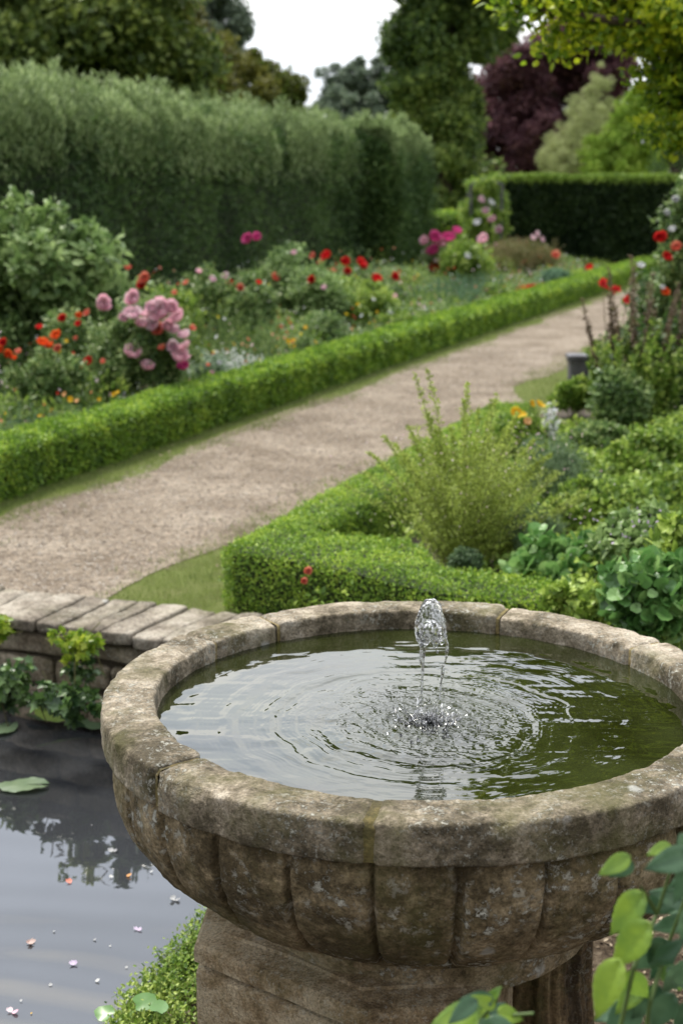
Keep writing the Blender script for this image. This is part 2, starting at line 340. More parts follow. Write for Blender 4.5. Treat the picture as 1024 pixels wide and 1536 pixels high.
# ------------------------------------------------------------------ ground, soil, path
def gravel():
    m, N = newmat('gravel'); g = N('ShaderNodeNewGeometry'); P = g.outputs['Position']
    a = N('ShaderNodeTexNoise', {'Vector': P, 'Scale': 1.6, 'Detail': 6., 'Roughness': .6})
    base = ramp(N, a.outputs[0], (.3, (.125, .100, .074)), (.52, (.218, .183, .144)), (.72, (.29, .252, .205)))
    v = N('ShaderNodeTexVoronoi', {'Vector': P, 'Scale': 70.}); vs = N('ShaderNodeSeparateColor', {0: v.outputs['Color']})
    st = ramp(N, vs.outputs[0], (0., (.5, .47, .44)), (.6, (1, 1, 1)), (1., (1.5, 1.45, 1.4)))
    b = N('ShaderNodeMixRGB', {0: .75, 1: base, 2: st}, blend_type='MULTIPLY').outputs[0]
    n3 = N('ShaderNodeTexNoise', {'Vector': P, 'Scale': 16., 'Detail': 5., 'Roughness': .7})
    k = ramp(N, n3.outputs[0], (.36, (.62, .58, .52)), (.58, (1.06, 1.06, 1.06)))
    b = N('ShaderNodeMixRGB', {0: .8, 1: b, 2: k}, blend_type='MULTIPLY').outputs[0]
    bp = N('ShaderNodeBump', {'Height': v.outputs['Distance'], 'Strength': .6, 'Distance': .008})
    p = N('ShaderNodeBsdfPrincipled', {'Base Color': b, 'Roughness': .95, 'Specular IOR Level': .15, 'Normal': bp.outputs[0]})
    N('ShaderNodeOutputMaterial', {0: p.outputs[0]}); return m
M['gravel'] = gravel()
M['turf'] = plain('turf', (.13, .19, .03), .95, .4, 5, .6, 60)
M['soil'] = plain('soil', (.055, .042, .026), .95, .5, 9, 1., 40)
M['litter'] = leafmat('litter', (0.050, 0.035, 0.020), (0.140, 0.100, 0.060), (0.330, 0.270, 0.190), 0, .8, 6.)
def wall_front(x): return 5.66-(x+1.415)*.4255
WALL_END = .15
SH = np.array([(-.70, 1.2), (-.62, 2.4), (-.60, 3.0), (-.555, 3.40), (-.46, 3.66), (-.33, 3.98), (-.12, 4.5), (.12, 5.4)])   # pond's right shore
def shore(y): return np.interp(y, SH[:, 1], SH[:, 0])
POND_Z = -.40
def sstep(a, b, x): t = np.clip((x-a)/(b-a), 0, 1); return t*t*(3-2*t)
def gz(x, y):
    wf = wall_front(np.clip(x, -60, WALL_END))+.22
    edge = np.where(x < WALL_END, wf, 0)
    up_wall = (y > edge).astype(float)
    up_slope = sstep(4.1, 5.25, y)
    t = sstep(-.05, .35, x)
    up = np.where(x < -.05, up_wall, up_wall*(1-t)+up_slope*t)
    low = -.385+.012*vn(np.stack([x, y, 0*x], 1), 5., 3)
    inpond = sstep(.0, -.30, x-shore(y)+0*.01)
    low = low-(.45*inpond+.02)*(x < shore(y)+.02)*(y > -30)
    # far left / near side bank
    return low*(1-up)+up*0.0
def axis(lo, hi, fine_lo, fine_hi, step, g=1.35):
    a = list(np.arange(fine_lo, fine_hi+1e-6, step)); s = step
    while a[-1] < hi: s *= g; a.append(a[-1]+s)
    s = step; b = [fine_lo]
    while b[-1] > lo: s *= g; b.append(b[-1]-s)
    return np.array(sorted(b[1:])+a)
X = axis(-400, 400, -2.6, 2.6, .06); Y = axis(-100, 900, .6, 6.6, .06)
gx, gy = np.meshgrid(X, Y, indexing='ij'); gx = gx.ravel(); gy = gy.ravel()
Vg = np.stack([gx, gy, gz(gx, gy)], 1)
i, j = np.meshgrid(np.arange(len(X)-1), np.arange(len(Y)-1), indexing='ij'); q = (i*len(Y)+j).ravel()
Fg = np.stack([q, q+len(Y), q+len(Y)+1, q+1], 1)
def groundmat():
    m, N = newmat('ground'); g = N('ShaderNodeNewGeometry'); P = g.outputs['Position']; s = N('ShaderNodeSeparateXYZ', {0: P})
    a = N('ShaderNodeTexNoise', {'Vector': P, 'Scale': 2.5, 'Detail': 8., 'Roughness': .65})
    tu = ramp(N, a.outputs[0], (.3, (.10, .10, .04)), (.5, (.115, .145, .035)), (.7, (.17, .175, .07)))
    b = N('ShaderNodeTexNoise', {'Vector': P, 'Scale': 30., 'Detail': 8., 'Roughness': .75})
    so = ramp(N, b.outputs[0], (.35, (.03, .02, .012)), (.5, (.085, .062, .04)), (.66, (.22, .175, .125)))
    z = N('ShaderNodeMath', {0: s.outputs[2], 1: -.05}, operation='LESS_THAN')
    c = N('ShaderNodeMixRGB', {0: z.outputs[0], 1: tu, 2: so}).outputs[0]
    bp = N('ShaderNodeBump', {'Height': b.outputs[0], 'Strength': 1., 'Distance': .02})
    p = N('ShaderNodeBsdfPrincipled', {'Base Color': c, 'Roughness': .95, 'Specular IOR Level': .15, 'Normal': bp.outputs[0]})
    N('ShaderNodeOutputMaterial', {0: p.outputs[0]}); return m
tag(mk('ground', Vg, [Fg], groundmat(), smooth=True), 'green turf and bare brown soil under the garden', kind='structure')
def so_sheet(name, s0, s1, o_lo, o_hi, z, mat, ns=200, no=14, clip=True, label=None):
    s = np.linspace(0, 1, ns)**1.6*(s1-s0)+s0; V = []
    for k in range(no):
        t = k/(no-1); lo = o_lo(s) if callable(o_lo) else np.full(ns, o_lo); hi = o_hi(s) if callable(o_hi) else np.full(ns, o_hi)
        p = B(s, np.zeros(ns))+PN*(lo+(hi-lo)*t)[:, None]
        V.append(np.column_stack([p, np.full(ns, z)]))
    V = np.array(V).reshape(-1, 3)
    a, b = np.meshgrid(np.arange(no-1), np.arange(ns-1), indexing='ij'); q = (a*ns+b).ravel(); Fq = np.stack([q, q+1, q+1+ns, q+ns], 1)
    c = V[Fq].mean(1); ok = c[:, 1] > wall_front(np.clip(c[:, 0], -60, 9))+.24
    ok &= ~((c[:, 0] > -.2) & (c[:, 1] < 5.5))
    return tag(mk(name, V, [Fq[ok]], mat), label, kind='structure')
n1d = lambda s, f, sd, a: a*fbm(np.stack([s, 0*s, 0*s], 1), f, 4, sd)
so_sheet('path', -6, 34, lambda s: .27+n1d(s, 1.1, 5, .22)-.25*np.clip(-s-.6, 0, 3), lambda s: 1.66+.30*sstep(.0, .9, s)*sstep(6.5, 4.5, s)+n1d(s, 1.0, 8, .22), .004, M['gravel'], 420, 40, label='pale brown gravel garden path')
so_sheet('flower_bed', -4, 32, -4.4, -.10, .004, M['soil'], 120, 10, label='dark soil of the border behind the low hedge')
HC = np.array([-.50, 5.90])       # near corner of the right low hedge
def bed_r():
    pts = [(-.1, 5.6), (.5, 5.0), (3, 4.6), (9, 5), (16, 28)]+[tuple(B(20, 2.35)[0]), tuple(B(6, 2.2)[0]), tuple(B(0, 2.2)[0])]
    return mk('planting_bed', [(x, y, .004) for x, y in pts], [np.array([list(range(len(pts)))])], M['soil'])
tag(bed_r(), 'dark soil of the bed right of the path', kind='structure')
# pebbles on the path
def scatter_pebbles():
    n = 14000; s = rng.uniform(0, 1, n)**2*12-2.6; o = rng.uniform(.25, 1.52, n); p = B(s, o)
    ok = (p[:, 1] > wall_front(p[:, 0])+.3) & (p[:, 1] > 5.6); p = p[ok]; n = len(p)
    P = np.column_stack([p, np.full(n, .006)]); d = rng.normal(size=(n, 3)); d[:, 2] *= .15
    nn = np.array([0, 0, 1.])+.25*rng.normal(size=(n, 3))
    tm = T([(-.5, 0, 0), (0, -.4, 0), (.5, 0, 0), (0, .4, 0), (0, 0, .28)], [(0, 1, 4), (1, 2, 4), (2, 3, 4), (3, 0, 4)])
    V, Fs, r = inst(P, d, nn, rng.uniform(.006, .02, n), tm, rng.uniform(0, 1, n))
    tag(mk('gravel_stones', V, Fs, leafmat('pebble', (.16, .12, .09), (.30, .25, .2), (.5, .45, .39), 0, .9), rnd=r), 'loose small stones on the path', kind='stuff')
scatter_pebbles()
def blades(name, P, h, mat, label, tm=T_BLADE, lean=.45):
    n = len(P); d = np.array([0, 0, 1.])+lean*rng.normal(size=(n, 3)); d[:, 2] = np.abs(d[:, 2])+.25
    V, Fs, r = inst(P, d, rv(n), h, tm, rng.uniform(0, 1, n)); return tag(mk(name, V, Fs, mat, rnd=r), label, kind='stuff')
def grass_pts(n, s0, s1, o0, o1, pw=2.):
    s = rng.uniform(0, 1, n)**pw*(s1-s0)+s0; o = rng.uniform(o0, o1, n); p = B(s, o)
    nz_ = fbm(np.column_stack([p, 0*s]), 2., 3, 17)
    lim = np.minimum(o-o0, o1-o)+.10*nz_
    ok = (lim > -.0+.06*rng.uniform(size=n)) & (p[:, 1] > wall_front(p[:, 0])+.27)
    return np.column_stack([p, np.full(n, .003)])[ok]
P = grass_pts(60000, -2.5, 26, -.12, .36); blades('grass_verge', P, rng.uniform(.012, .032, len(P))*(1+P[:, 1]*.02), M['grass'], 'short green grass strip along the foot of the left low hedge')
P = grass_pts(70000, -3.4, 20, 1.45, 2.15); _s = (P[:, :2]-P0)@PD; _o = (P[:, :2]-P0)@PN; P = P[_o > 1.58+.34*sstep(.0, .9, _s)*sstep(6.5, 4.5, _s)+.08*rng.normal(size=len(P))]; P = P[~((P[:, 1] < 5.75) & (P[:, 0] > -.3))]
blades('grass_verge', P, rng.uniform(.012, .03, len(P))*(1+P[:, 1]*.02), M['grass'], 'bright green grass strip between path and right low hedge')

def fallen():
    n = 700; s = rng.uniform(0, 1, n)**1.7*20-2.4; o = np.where(rng.uniform(size=n) < .6, rng.normal(.30, .14, n), rng.uniform(.2, 1.9, n)); p_ = B(s, o); ok = (p_[:, 1] > wall_front(p_[:, 0])+.3) & (o > .04); p_ = p_[ok]; n = len(p_)
    V, Fs, r_ = inst(np.column_stack([p_, np.full(n, .012)]), rv(n)*[1, 1, .2], rv(n)*.4+[0, 0, 1], rng.uniform(.012, .035, n), T_LEAF, rng.uniform(0, 1, n)); tag(mk('fallen_leaves', V, Fs, M['litter'], rnd=r_), 'small dry leaves blown onto the edges of the path', kind='stuff')
    n = 2600; s = rng.uniform(0, 1, n)**1.5*24-2.4; o = np.where(rng.uniform(size=n) < .5, rng.normal(.36, .09, n), rng.normal(1.62, .10, n)); c_ = fbm(np.column_stack([s, o, 0*s]), 3., 2, 66) > .05; p_ = B(s[c_], o[c_]); p_ = p_[p_[:, 1] > wall_front(p_[:, 0])+.3]
    P_ = np.repeat(np.column_stack([p_, np.full(len(p_), .003)]), 7, 0)+rng.normal(size=(7*len(p_), 3))*[.018, .018, 0]; blades('edge_tufts', P_, rng.uniform(.012, .04, len(P_)), M['grass'], 'small weeds and grass tufts growing into the edges of the gravel', lean=.7)
fallen()
# ------------------------------------------------------------------ fountain
FC = np.array([.18, 2.97]); ZR = .69; RO, RI = .70, .585; ZB = .607
ft = thing('stone_fountain', (FC[0], FC[1], -.4), 'large weathered round stone fountain basin with lichen spots, carved lobes and a pedestal', 'fountain')
FL = np.array([FC[0], FC[1], -.4])
def pol(phi, r, z): return np.stack([FC[0]+r*np.sin(phi), FC[1]-r*np.cos(phi), z+0*phi], -1)
def ring_stone(p0, p1, seed):
    g = .0035/RO; p0 += g+(.006/RO if seed == 34 else 0); p1 -= g+(.006/RO if seed == 33 else 0)
    prof = []                        # rounded cross-section, (r, z)
    w_, h_ = (RO-RI)/2, (ZR-ZB)/2; cr_ = .008
    for (cx, cz, a0) in ((1, 1, 0), (-1, 1, 90), (-1, -1, 180), (1, -1, 270)):
        for a in np.linspace(a0, a0+90, 5):
            rr = cr_ if cz > 0 else .006
            prof.append(((RO+RI)/2+cx*(w_-rr)+rr*cos(R_(a)), (ZR+ZB)/2+cz*(h_-rr)+rr*sin(R_(a))))
    pp = []
    for k in range(len(prof)):
        a = np.array(prof[k]); b = np.array(prof[(k+1) % len(prof)]); m = max(1, int(np.linalg.norm(b-a)/.009))
        for q in range(m): pp.append(a+(b-a)*q/m)
    pp = np.array(pp); m = len(pp); cc = pp.mean(0); ns = int((p1-p0)*RO/.009)
    ph = np.linspace(p0, p1, ns); t = np.minimum(ph-p0, p1-ph)*RO
    V = []
    for k in range(ns):
        e = .011*np.clip(1-t[k]/.014, 0, 1)**2                    # softened ends
        q = pp+(cc-pp)/np.linalg.norm(pp-cc, axis=1, keepdims=True)*e
        V.append(pol(np.full(m, ph[k]), q[:, 0], q[:, 1]))
    V = np.array(V); cen = pol(ph, np.full(ns, cc[0]), np.full(ns, cc[1]))
    nn = nrmz(V-cen[:, None]); V = V.reshape(-1, 3); nn = nn.reshape(-1, 3)
    rr_ = np.tile(pp[:, 0], ns); zz_ = np.tile(pp[:, 1], ns)
    edge = np.clip(1-np.hypot(rr_-RO, zz_-ZR)/.03, 0, 1)+.7*np.clip(1-np.hypot(rr_-RI, zz_-ZR)/.03, 0, 1)
    V = V+nn*(.0040*fbm(V, 22, 5, seed)+.0026*fbm(V, 110, 3, seed+3)+.0022*vn(V, 5, seed))[:, None]
    chip = np.clip(fbm(V, 11, 3, seed+20)-.08, 0, 1)
    V = V-nn*(edge*(.003+.035*chip))[:, None]
    V[:, 2] += .002*np.sin(seed*2.3)
    i, j = np.meshgrid(np.arange(ns-1), np.arange(m), indexing='ij'); q = (i*m+j).ravel(); q2 = (i*m+(j+1) % m).ravel()
    Fq = np.stack([q, q+m, q2+m, q2], 1)
    return V, [Fq, np.array([list(range(m))]), np.array([list(range(ns*m-1, ns*m-1-m, -1))])]
JO = [-145, -125, -50, -11, 60, 120, 158, 215]
for k in range(7):
    V, Fs = ring_stone(R_(JO[k]), R_(JO[k+1]), 30+k)
    mk('rim_stone', V-FL, Fs, M['rim'], ft, smooth=True)
for jn in JO[:-1]:
    a = .011/RO if jn == -11 else .004/RO
    ins = .005 if jn == -11 else .007
    ph = np.linspace(R_(jn)-a*1.3, R_(jn)+a*1.3, 4); pr = [(RO-ins, ZB+.004), (RO-ins, ZR-.016), (RO-.016, ZR-ins), (RI+.012, ZR-ins), (RI+ins, ZR-.012), (RI+ins, ZB+.004)]
    V = np.array([[pol(np.array(p), r, z) for r, z in pr] for p in ph]).reshape(-1, 3)
    V += .002*fbm(V, 60, 3, 5)[:, None]
    Fq = np.array([(i*6+j, (i+1)*6+j, (i+1)*6+j+1, i*6+j+1) for i in range(3) for j in range(5)])
    mk('mortar_joint', V-FL, [Fq], M['mortar'], ft, smooth=True)
# bowl with carved lobes
NL = 27; PH0 = R_(2.5)
prof = np.array([(.672, .606), (.676, .585), (.678, .55), (.672, .50), (.652, .447), (.618, .396), (.572, .352), (.52, .320), (.468, .299), (.42, .285), (.395, .278)])
def lobes():
    nt_, np_ = 1350, 130
    tt = np.linspace(0, 1, np_); cl = np.concatenate([[0], np.cumsum(np.linalg.norm(np.diff(prof, axis=0), axis=1))]); L = cl[-1]; cl /= L
    from_ = np.interp(tt, cl, prof[:, 0]); zf = np.interp(tt, cl, prof[:, 1])
    k = np.ones(9)/9; pad = lambda a: np.convolve(np.pad(a, 4, 'edge'), k, 'valid'); from_ = pad(from_); zf = pad(zf)
    tr = np.gradient(from_); tz = np.gradient(zf); ln = np.hypot(tr, tz); nr, nzz = -tz/ln, tr/ln
    ph = np.linspace(0, 2*pi, nt_, endpoint=False); u = ((ph-PH0)/(2*pi)*NL) % 1*2-1       # -1..1 across a lobe
    kk = np.floor((ph-PH0)/(2*pi)*NL)
    U, Tt = np.meshgrid(u, tt); Pm, RR = np.meshgrid(ph, from_); _, ZZ = np.meshgrid(ph, zf)
    NR = nr[:, None]+0*U; NZ = nzz[:, None]+0*U
    half = RR*pi/NL                                            # half width in metres
    dx = half*(1-np.abs(U))-np.where(np.floor(((ph-PH0)/(2*pi)*NL)+.5) % 3 == 0, .006, .003)[None]                                # distance to groove
    dv = (.93-Tt)*L                                             # distance to the lobe foot
    rc = .055; ax = np.maximum(rc-dx, 0); av = np.maximum(rc-dv, 0)
    d = np.where((dx < rc) & (dv < rc), rc-np.hypot(ax, av), np.minimum(dx, dv))
    h = .014*np.sqrt(np.clip(1-(1-np.clip(d/.010, 0, 1))**2, 0, 1))+.003*(1-U**2)*np.clip(d/.03, 0, 1)
    h += .0025*np.sin(kk*2.1+1)[None]
    V = pol(Pm.ravel(), (RR+NR*(h-.012)).ravel(), (ZZ+NZ*(h-.012)).ravel())
    nn = np.stack([NR.ravel()*np.sin(Pm.ravel()), -NR.ravel()*np.cos(Pm.ravel()), NZ.ravel()], 1)
    V += nn*(.0050*fbm(V, 16, 5, 2)+.0030*fbm(V, 75, 3, 12))[:, None]
    i, j = np.meshgrid(np.arange(np_-1), np.arange(nt_), indexing='ij'); q = (i*nt_+j).ravel(); q2 = (i*nt_+(j+1) % nt_).ravel()
    mk('bowl', V-FL, [np.stack([q, q+nt_, q2+nt_, q2], 1)], M['bowl'], ft, smooth=True)
lobes()
def lathe(pr, n, seed, amp=.003, fr=20, cx=FC[0], cy=FC[1], rv_=None):
    pr = np.array(pr); out_ = [pr[0]]
    for a, b in zip(pr[:-1], pr[1:]):
        m = max(1, int(np.linalg.norm(b-a)/.012)); out_ += [a+(b-a)*(q+1)/m for q in range(m)]
    pr = np.array(out_); m = len(pr); ph = np.linspace(0, 2*pi, n, endpoint=False)
    Pm, RR = np.meshgrid(ph, pr[:, 0]); _, ZZ = np.meshgrid(ph, pr[:, 1])
    if rv_ is not None: RR = RR*rv_(Pm, ZZ)
    V = np.stack([cx+RR*np.sin(Pm), cy-RR*np.cos(Pm), ZZ], -1).reshape(-1, 3)
    nn = np.stack([np.sin(Pm), -np.cos(Pm), 0*Pm], -1).reshape(-1, 3)
    V += nn*(amp*fbm(V, fr, 5, seed))[:, None]; V[:, 2] += amp*.6*fbm(V, fr*1.3, 3, seed+4)
    i, j = np.meshgrid(np.arange(m-1), np.arange(n), indexing='ij'); q = (i*n+j).ravel(); q2 = (i*n+(j+1) % n).ravel()
    return V, [np.stack([q, q+n, q2+n, q2], 1)]
V, Fs = lathe([(.584, .612), (.575, .56), (.54, .48), (.44, .40), (.2, .35), (.01, .34)], 120, 3, .004)
mk('basin_lining', V-FL, Fs, M['mortar'], ft, smooth=True)
V, Fs = lathe([(.41, .295), (.428, .284), (.434, .270), (.425, .256), (.400, .252), (.392, .246), (.392, .236), (.385, .17)], 240, 6, .006)
mk('neck', V-FL, Fs, M['bowl'], ft, smooth=True)
# faceted plinth
PV = np.array([(-.315, 2.765), (.035, 2.505), (.275, 2.525), (.375, 2.79), (.34, 3.22), (.06, 3.40), (-.28, 3.25)]); PC = PV.mean(0)
def plinth():
    mb = []
    tiers = [(-.15, .272), (-.105, .268), (-.096, .260), (-.094, .250), (-.094, .222), (-.112, .217), (-.112, .208), (-.088, .202), (-.070, .200), (-.066, .194), (-.010, .186), (-.001, .180), (0, .172), (0, .146), (-.022, .141), (-.024, .130), (-.006, .124), (-.004, .118), (-.004, -.45)]
    # resample polygon
    pts = []; 
    for a, b in zip(PV, np.roll(PV, -1, 0)):
        m = int(np.linalg.norm(b-a)/.012)
        for q in range(m): pts.append(a+(b-a)*q/m)
    pts = np.array(pts); n = len(pts)
    zz = [tiers[0]]
    for a, b in zip(tiers[:-1], tiers[1:]):
        m = max(1, int(np.hypot(b[0]-a[0], b[1]-a[1])/.005)); zz += [(a[0]+(b[0]-a[0])*q/m, a[1]+(b[1]-a[1])*q/m) for q in range(1, m+1)]
    # inset along polygon normals through scaling about centre by distance
    V = []
    dist = np.linalg.norm(pts-PC, axis=1, keepdims=True); dr = (pts-PC)/dist
    apo = .95
    for off, z in zz: V.append(np.column_stack([pts+dr*off*apo, np.full(n, z)]))
    V = np.array(V).reshape(-1, 3); nn = np.tile(np.column_stack([dr, np.zeros(n)]), (len(zz), 1))
    V += nn*(.0022*fbm(V, 9, 4, 41)+.0014*fbm(V, 70, 3, 43))[:, None]
    V[:, 2] += .0016*fbm(V, 9, 3, 45)*(V[:, 2] > -.3)
    m = len(zz); i, j = np.meshgrid(np.arange(m-1), np.arange(n), indexing='ij'); q = (i*n+j).ravel(); q2 = (i*n+(j+1) % n).ravel()
    mk('plinth', V-FL, [np.stack([q, q+n, q2+n, q2], 1), np.array([list(range(n))])], M['plinth'], ft, smooth=False)
plinth()
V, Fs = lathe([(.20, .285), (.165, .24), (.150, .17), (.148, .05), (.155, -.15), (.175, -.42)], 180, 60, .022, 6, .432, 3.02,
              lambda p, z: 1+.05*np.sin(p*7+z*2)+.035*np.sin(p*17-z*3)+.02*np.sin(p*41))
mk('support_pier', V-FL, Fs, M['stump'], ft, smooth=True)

# ------------------------------------------------------------------ water
def water(name, base, base2, rough=.02, bump=.0, bs=30, ior=1.333, spec=1.0, sc_=4.):
    m, N = newmat(name); g = N('ShaderNodeNewGeometry'); P = g.outputs['Position']
    n = N('ShaderNodeTexNoise', {'Vector': P, 'Scale': sc_, 'Detail': 6.})
    col = ramp(N, n.outputs[0], (.35, base), (.65, base2))
    p = N('ShaderNodeBsdfPrincipled', {'Base Color': col, 'Roughness': rough, 'IOR': ior, 'Specular IOR Level': spec})
    if bump:
        n2 = N('ShaderNodeTexNoise', {'Vector': P, 'Scale': bs, 'Detail': 4.})
        b = N('ShaderNodeBump', {'Height': n2.outputs[0], 'Strength': bump, 'Distance': .004}); m.node_tree.links.new(b.outputs[0], p.inputs['Normal'])
    N('ShaderNodeOutputMaterial', {0: p.outputs[0]}); return m
M['fwater'] = water('fountain_water', (.009, .011, .002), (.022, .027, .008), .012, .0, ior=1.47)
M['pwater'] = water('pond_water', (.018, .019, .020), (.034, .036, .040), .02, .03, 14, ior=1.5, sc_=1.2)
ZW = .642
JC = G(645, 1082, ZW)[:2]              # where the jet falls back
def fountain_water():
    nr_, na = 520, 760
    r = np.linspace(0, 1, nr_)**.85*.592; a = np.linspace(0, 2*pi, na, endpoint=False)
    Rr, A = np.meshgrid(r, a, indexing='ij')
    x = FC[0]+Rr*np.cos(A); y = FC[1]+Rr*np.sin(A); P = np.stack([x.ravel(), y.ravel(), 0*x.ravel()], 1)
    d = np.hypot(P[:, 0]-JC[0], P[:, 1]-JC[1]); th = np.arctan2(P[:, 1]-JC[1], P[:, 0]-JC[0])
    wob = (.022+.05*d)*fbm(P, 6, 3, 4)+.012*fbm(P, 18, 3, 6)
    dd = d+wob
    ring = .0017*np.exp(-d/.35)*sstep(.08, .16, d)*np.sin(dd*2*pi/.082)+.0014*np.exp(-d/.22)*np.sin(dd*2*pi/.046-.6)+.0006*np.exp(-d/.16)*np.sin(dd*2*pi/.023)+.0003*np.exp(-d/.2)*np.sin(dd*2*pi/.012)
    ring *= .3+1.4*np.clip(fbm(P, 7, 3, 33)+.4, 0, 1)
    Q = np.stack([th*4/pi, dd*28, 0*d], 1)
    stre = .0007*np.exp(-d/.5)*fbm(Q*np.array([2.2, 1, 1]), 1., 3, 8)
    Q2 = np.stack([P[:, 0]*2.2, P[:, 1]*9, P[:, 2]], 1)
    drift = .0022*fbm(Q2, 1.6, 3, 52)
    ch = np.exp(-(d/.17)**2)
    chop = .0046*ch*fbm(P, 60, 3, 9)+.0007*np.exp(-(d/.26)**2)*fbm(P, 130, 2, 29)+.0032*np.exp(-(d/.10)**2)*fbm(P, 110, 2, 19)
    sw = .0009*fbm(P, 42, 2, 21)*np.exp(-d/.35)
    z = ZW+ring+stre+drift+chop+sw-.006*np.exp(-(d/.03)**2)
    V = np.column_stack([P[:, :2], z]); q = (np.arange(nr_-1)[:, None]*na+np.arange(na)[None]); q2 = (np.arange(nr_-1)[:, None]*na+(np.arange(na)[None]+1) % na)
    Fq = np.stack([q, q+na, q2+na, q2], -1).reshape(-1, 4)
    tag(mk('fountain_water', V, [Fq], M['fwater'], smooth=True), 'green rippled water filling the stone basin', kind='structure')
fountain_water()
def pond():
    nx, ny = 420, 420; x = np.linspace(-9, .7, nx)**1; x = -9+9.7*np.linspace(0, 1, nx)**.6; y = np.linspace(.2, 9.5, ny)
    Xg, Yg = np.meshgrid(x, y, indexing='ij'); P = np.stack([Xg.ravel(), Yg.ravel(), 0*Xg.ravel()], 1)
    Q = np.stack([P[:, 0]*.9-P[:, 1]*.1, P[:, 1]*5.5, P[:, 2]], 1)
    fade = np.exp(-((P[:, 1]-3.7)/.8)**2)
    z = POND_Z+(.0006+.0024*fade)*fbm(Q, 1., 2, 71)+.00022*fbm(P, 7, 3, 72)+.0007*fade*np.sin((P[:, 1]+.12*P[:, 0]+.05*vn(P, 2, 5))*2*pi/.19)
    V = np.column_stack([P[:, :2], z]); q = (np.arange(nx-1)[:, None]*ny+np.arange(ny-1)[None]).ravel(); Fq = np.stack([q, q+ny, q+ny+1, q+1], 1)
    c = V[Fq].mean(1); ok = (c[:, 0] < shore(c[:, 1])+.12) & (c[:, 1] < wall_front(c[:, 0])+.12)
    tag(mk('pond_water', V, [Fq[ok]], M['pwater'], smooth=True), 'still dark pond water reflecting the sky', kind='structure')
pond()
def jetmat():
    m, N = newmat('splashing_water'); g = N('ShaderNodeNewGeometry'); P = g.outputs['Position']
    n = N('ShaderNodeTexNoise', {'Vector': P, 'Scale': 150., 'Detail': 3.})
    b = N('ShaderNodeBump', {'Height': n.outputs[0], 'Strength': .4, 'Distance': .004})
    gl = N('ShaderNodeBsdfPrincipled', {'Base Color': (1, 1, 1, 1), 'Roughness': .03, 'IOR': 1.333, 'Transmission Weight': 1., 'Normal': b.outputs[0]})
    wh = N('ShaderNodeBsdfPrincipled', {'Base Color': (.82, .83, .86, 1), 'Roughness': .15})
    f = ramp(N, n.outputs[0], (.49, (.0, .0, .0)), (.60, (.62, .62, .62)))
    mx = N('ShaderNodeMixShader', {0: f, 1: gl.outputs[0], 2: wh.outputs[0]}); N('ShaderNodeOutputMaterial', {0: mx.outputs[0]}); return m
M['jet'] = jetmat()
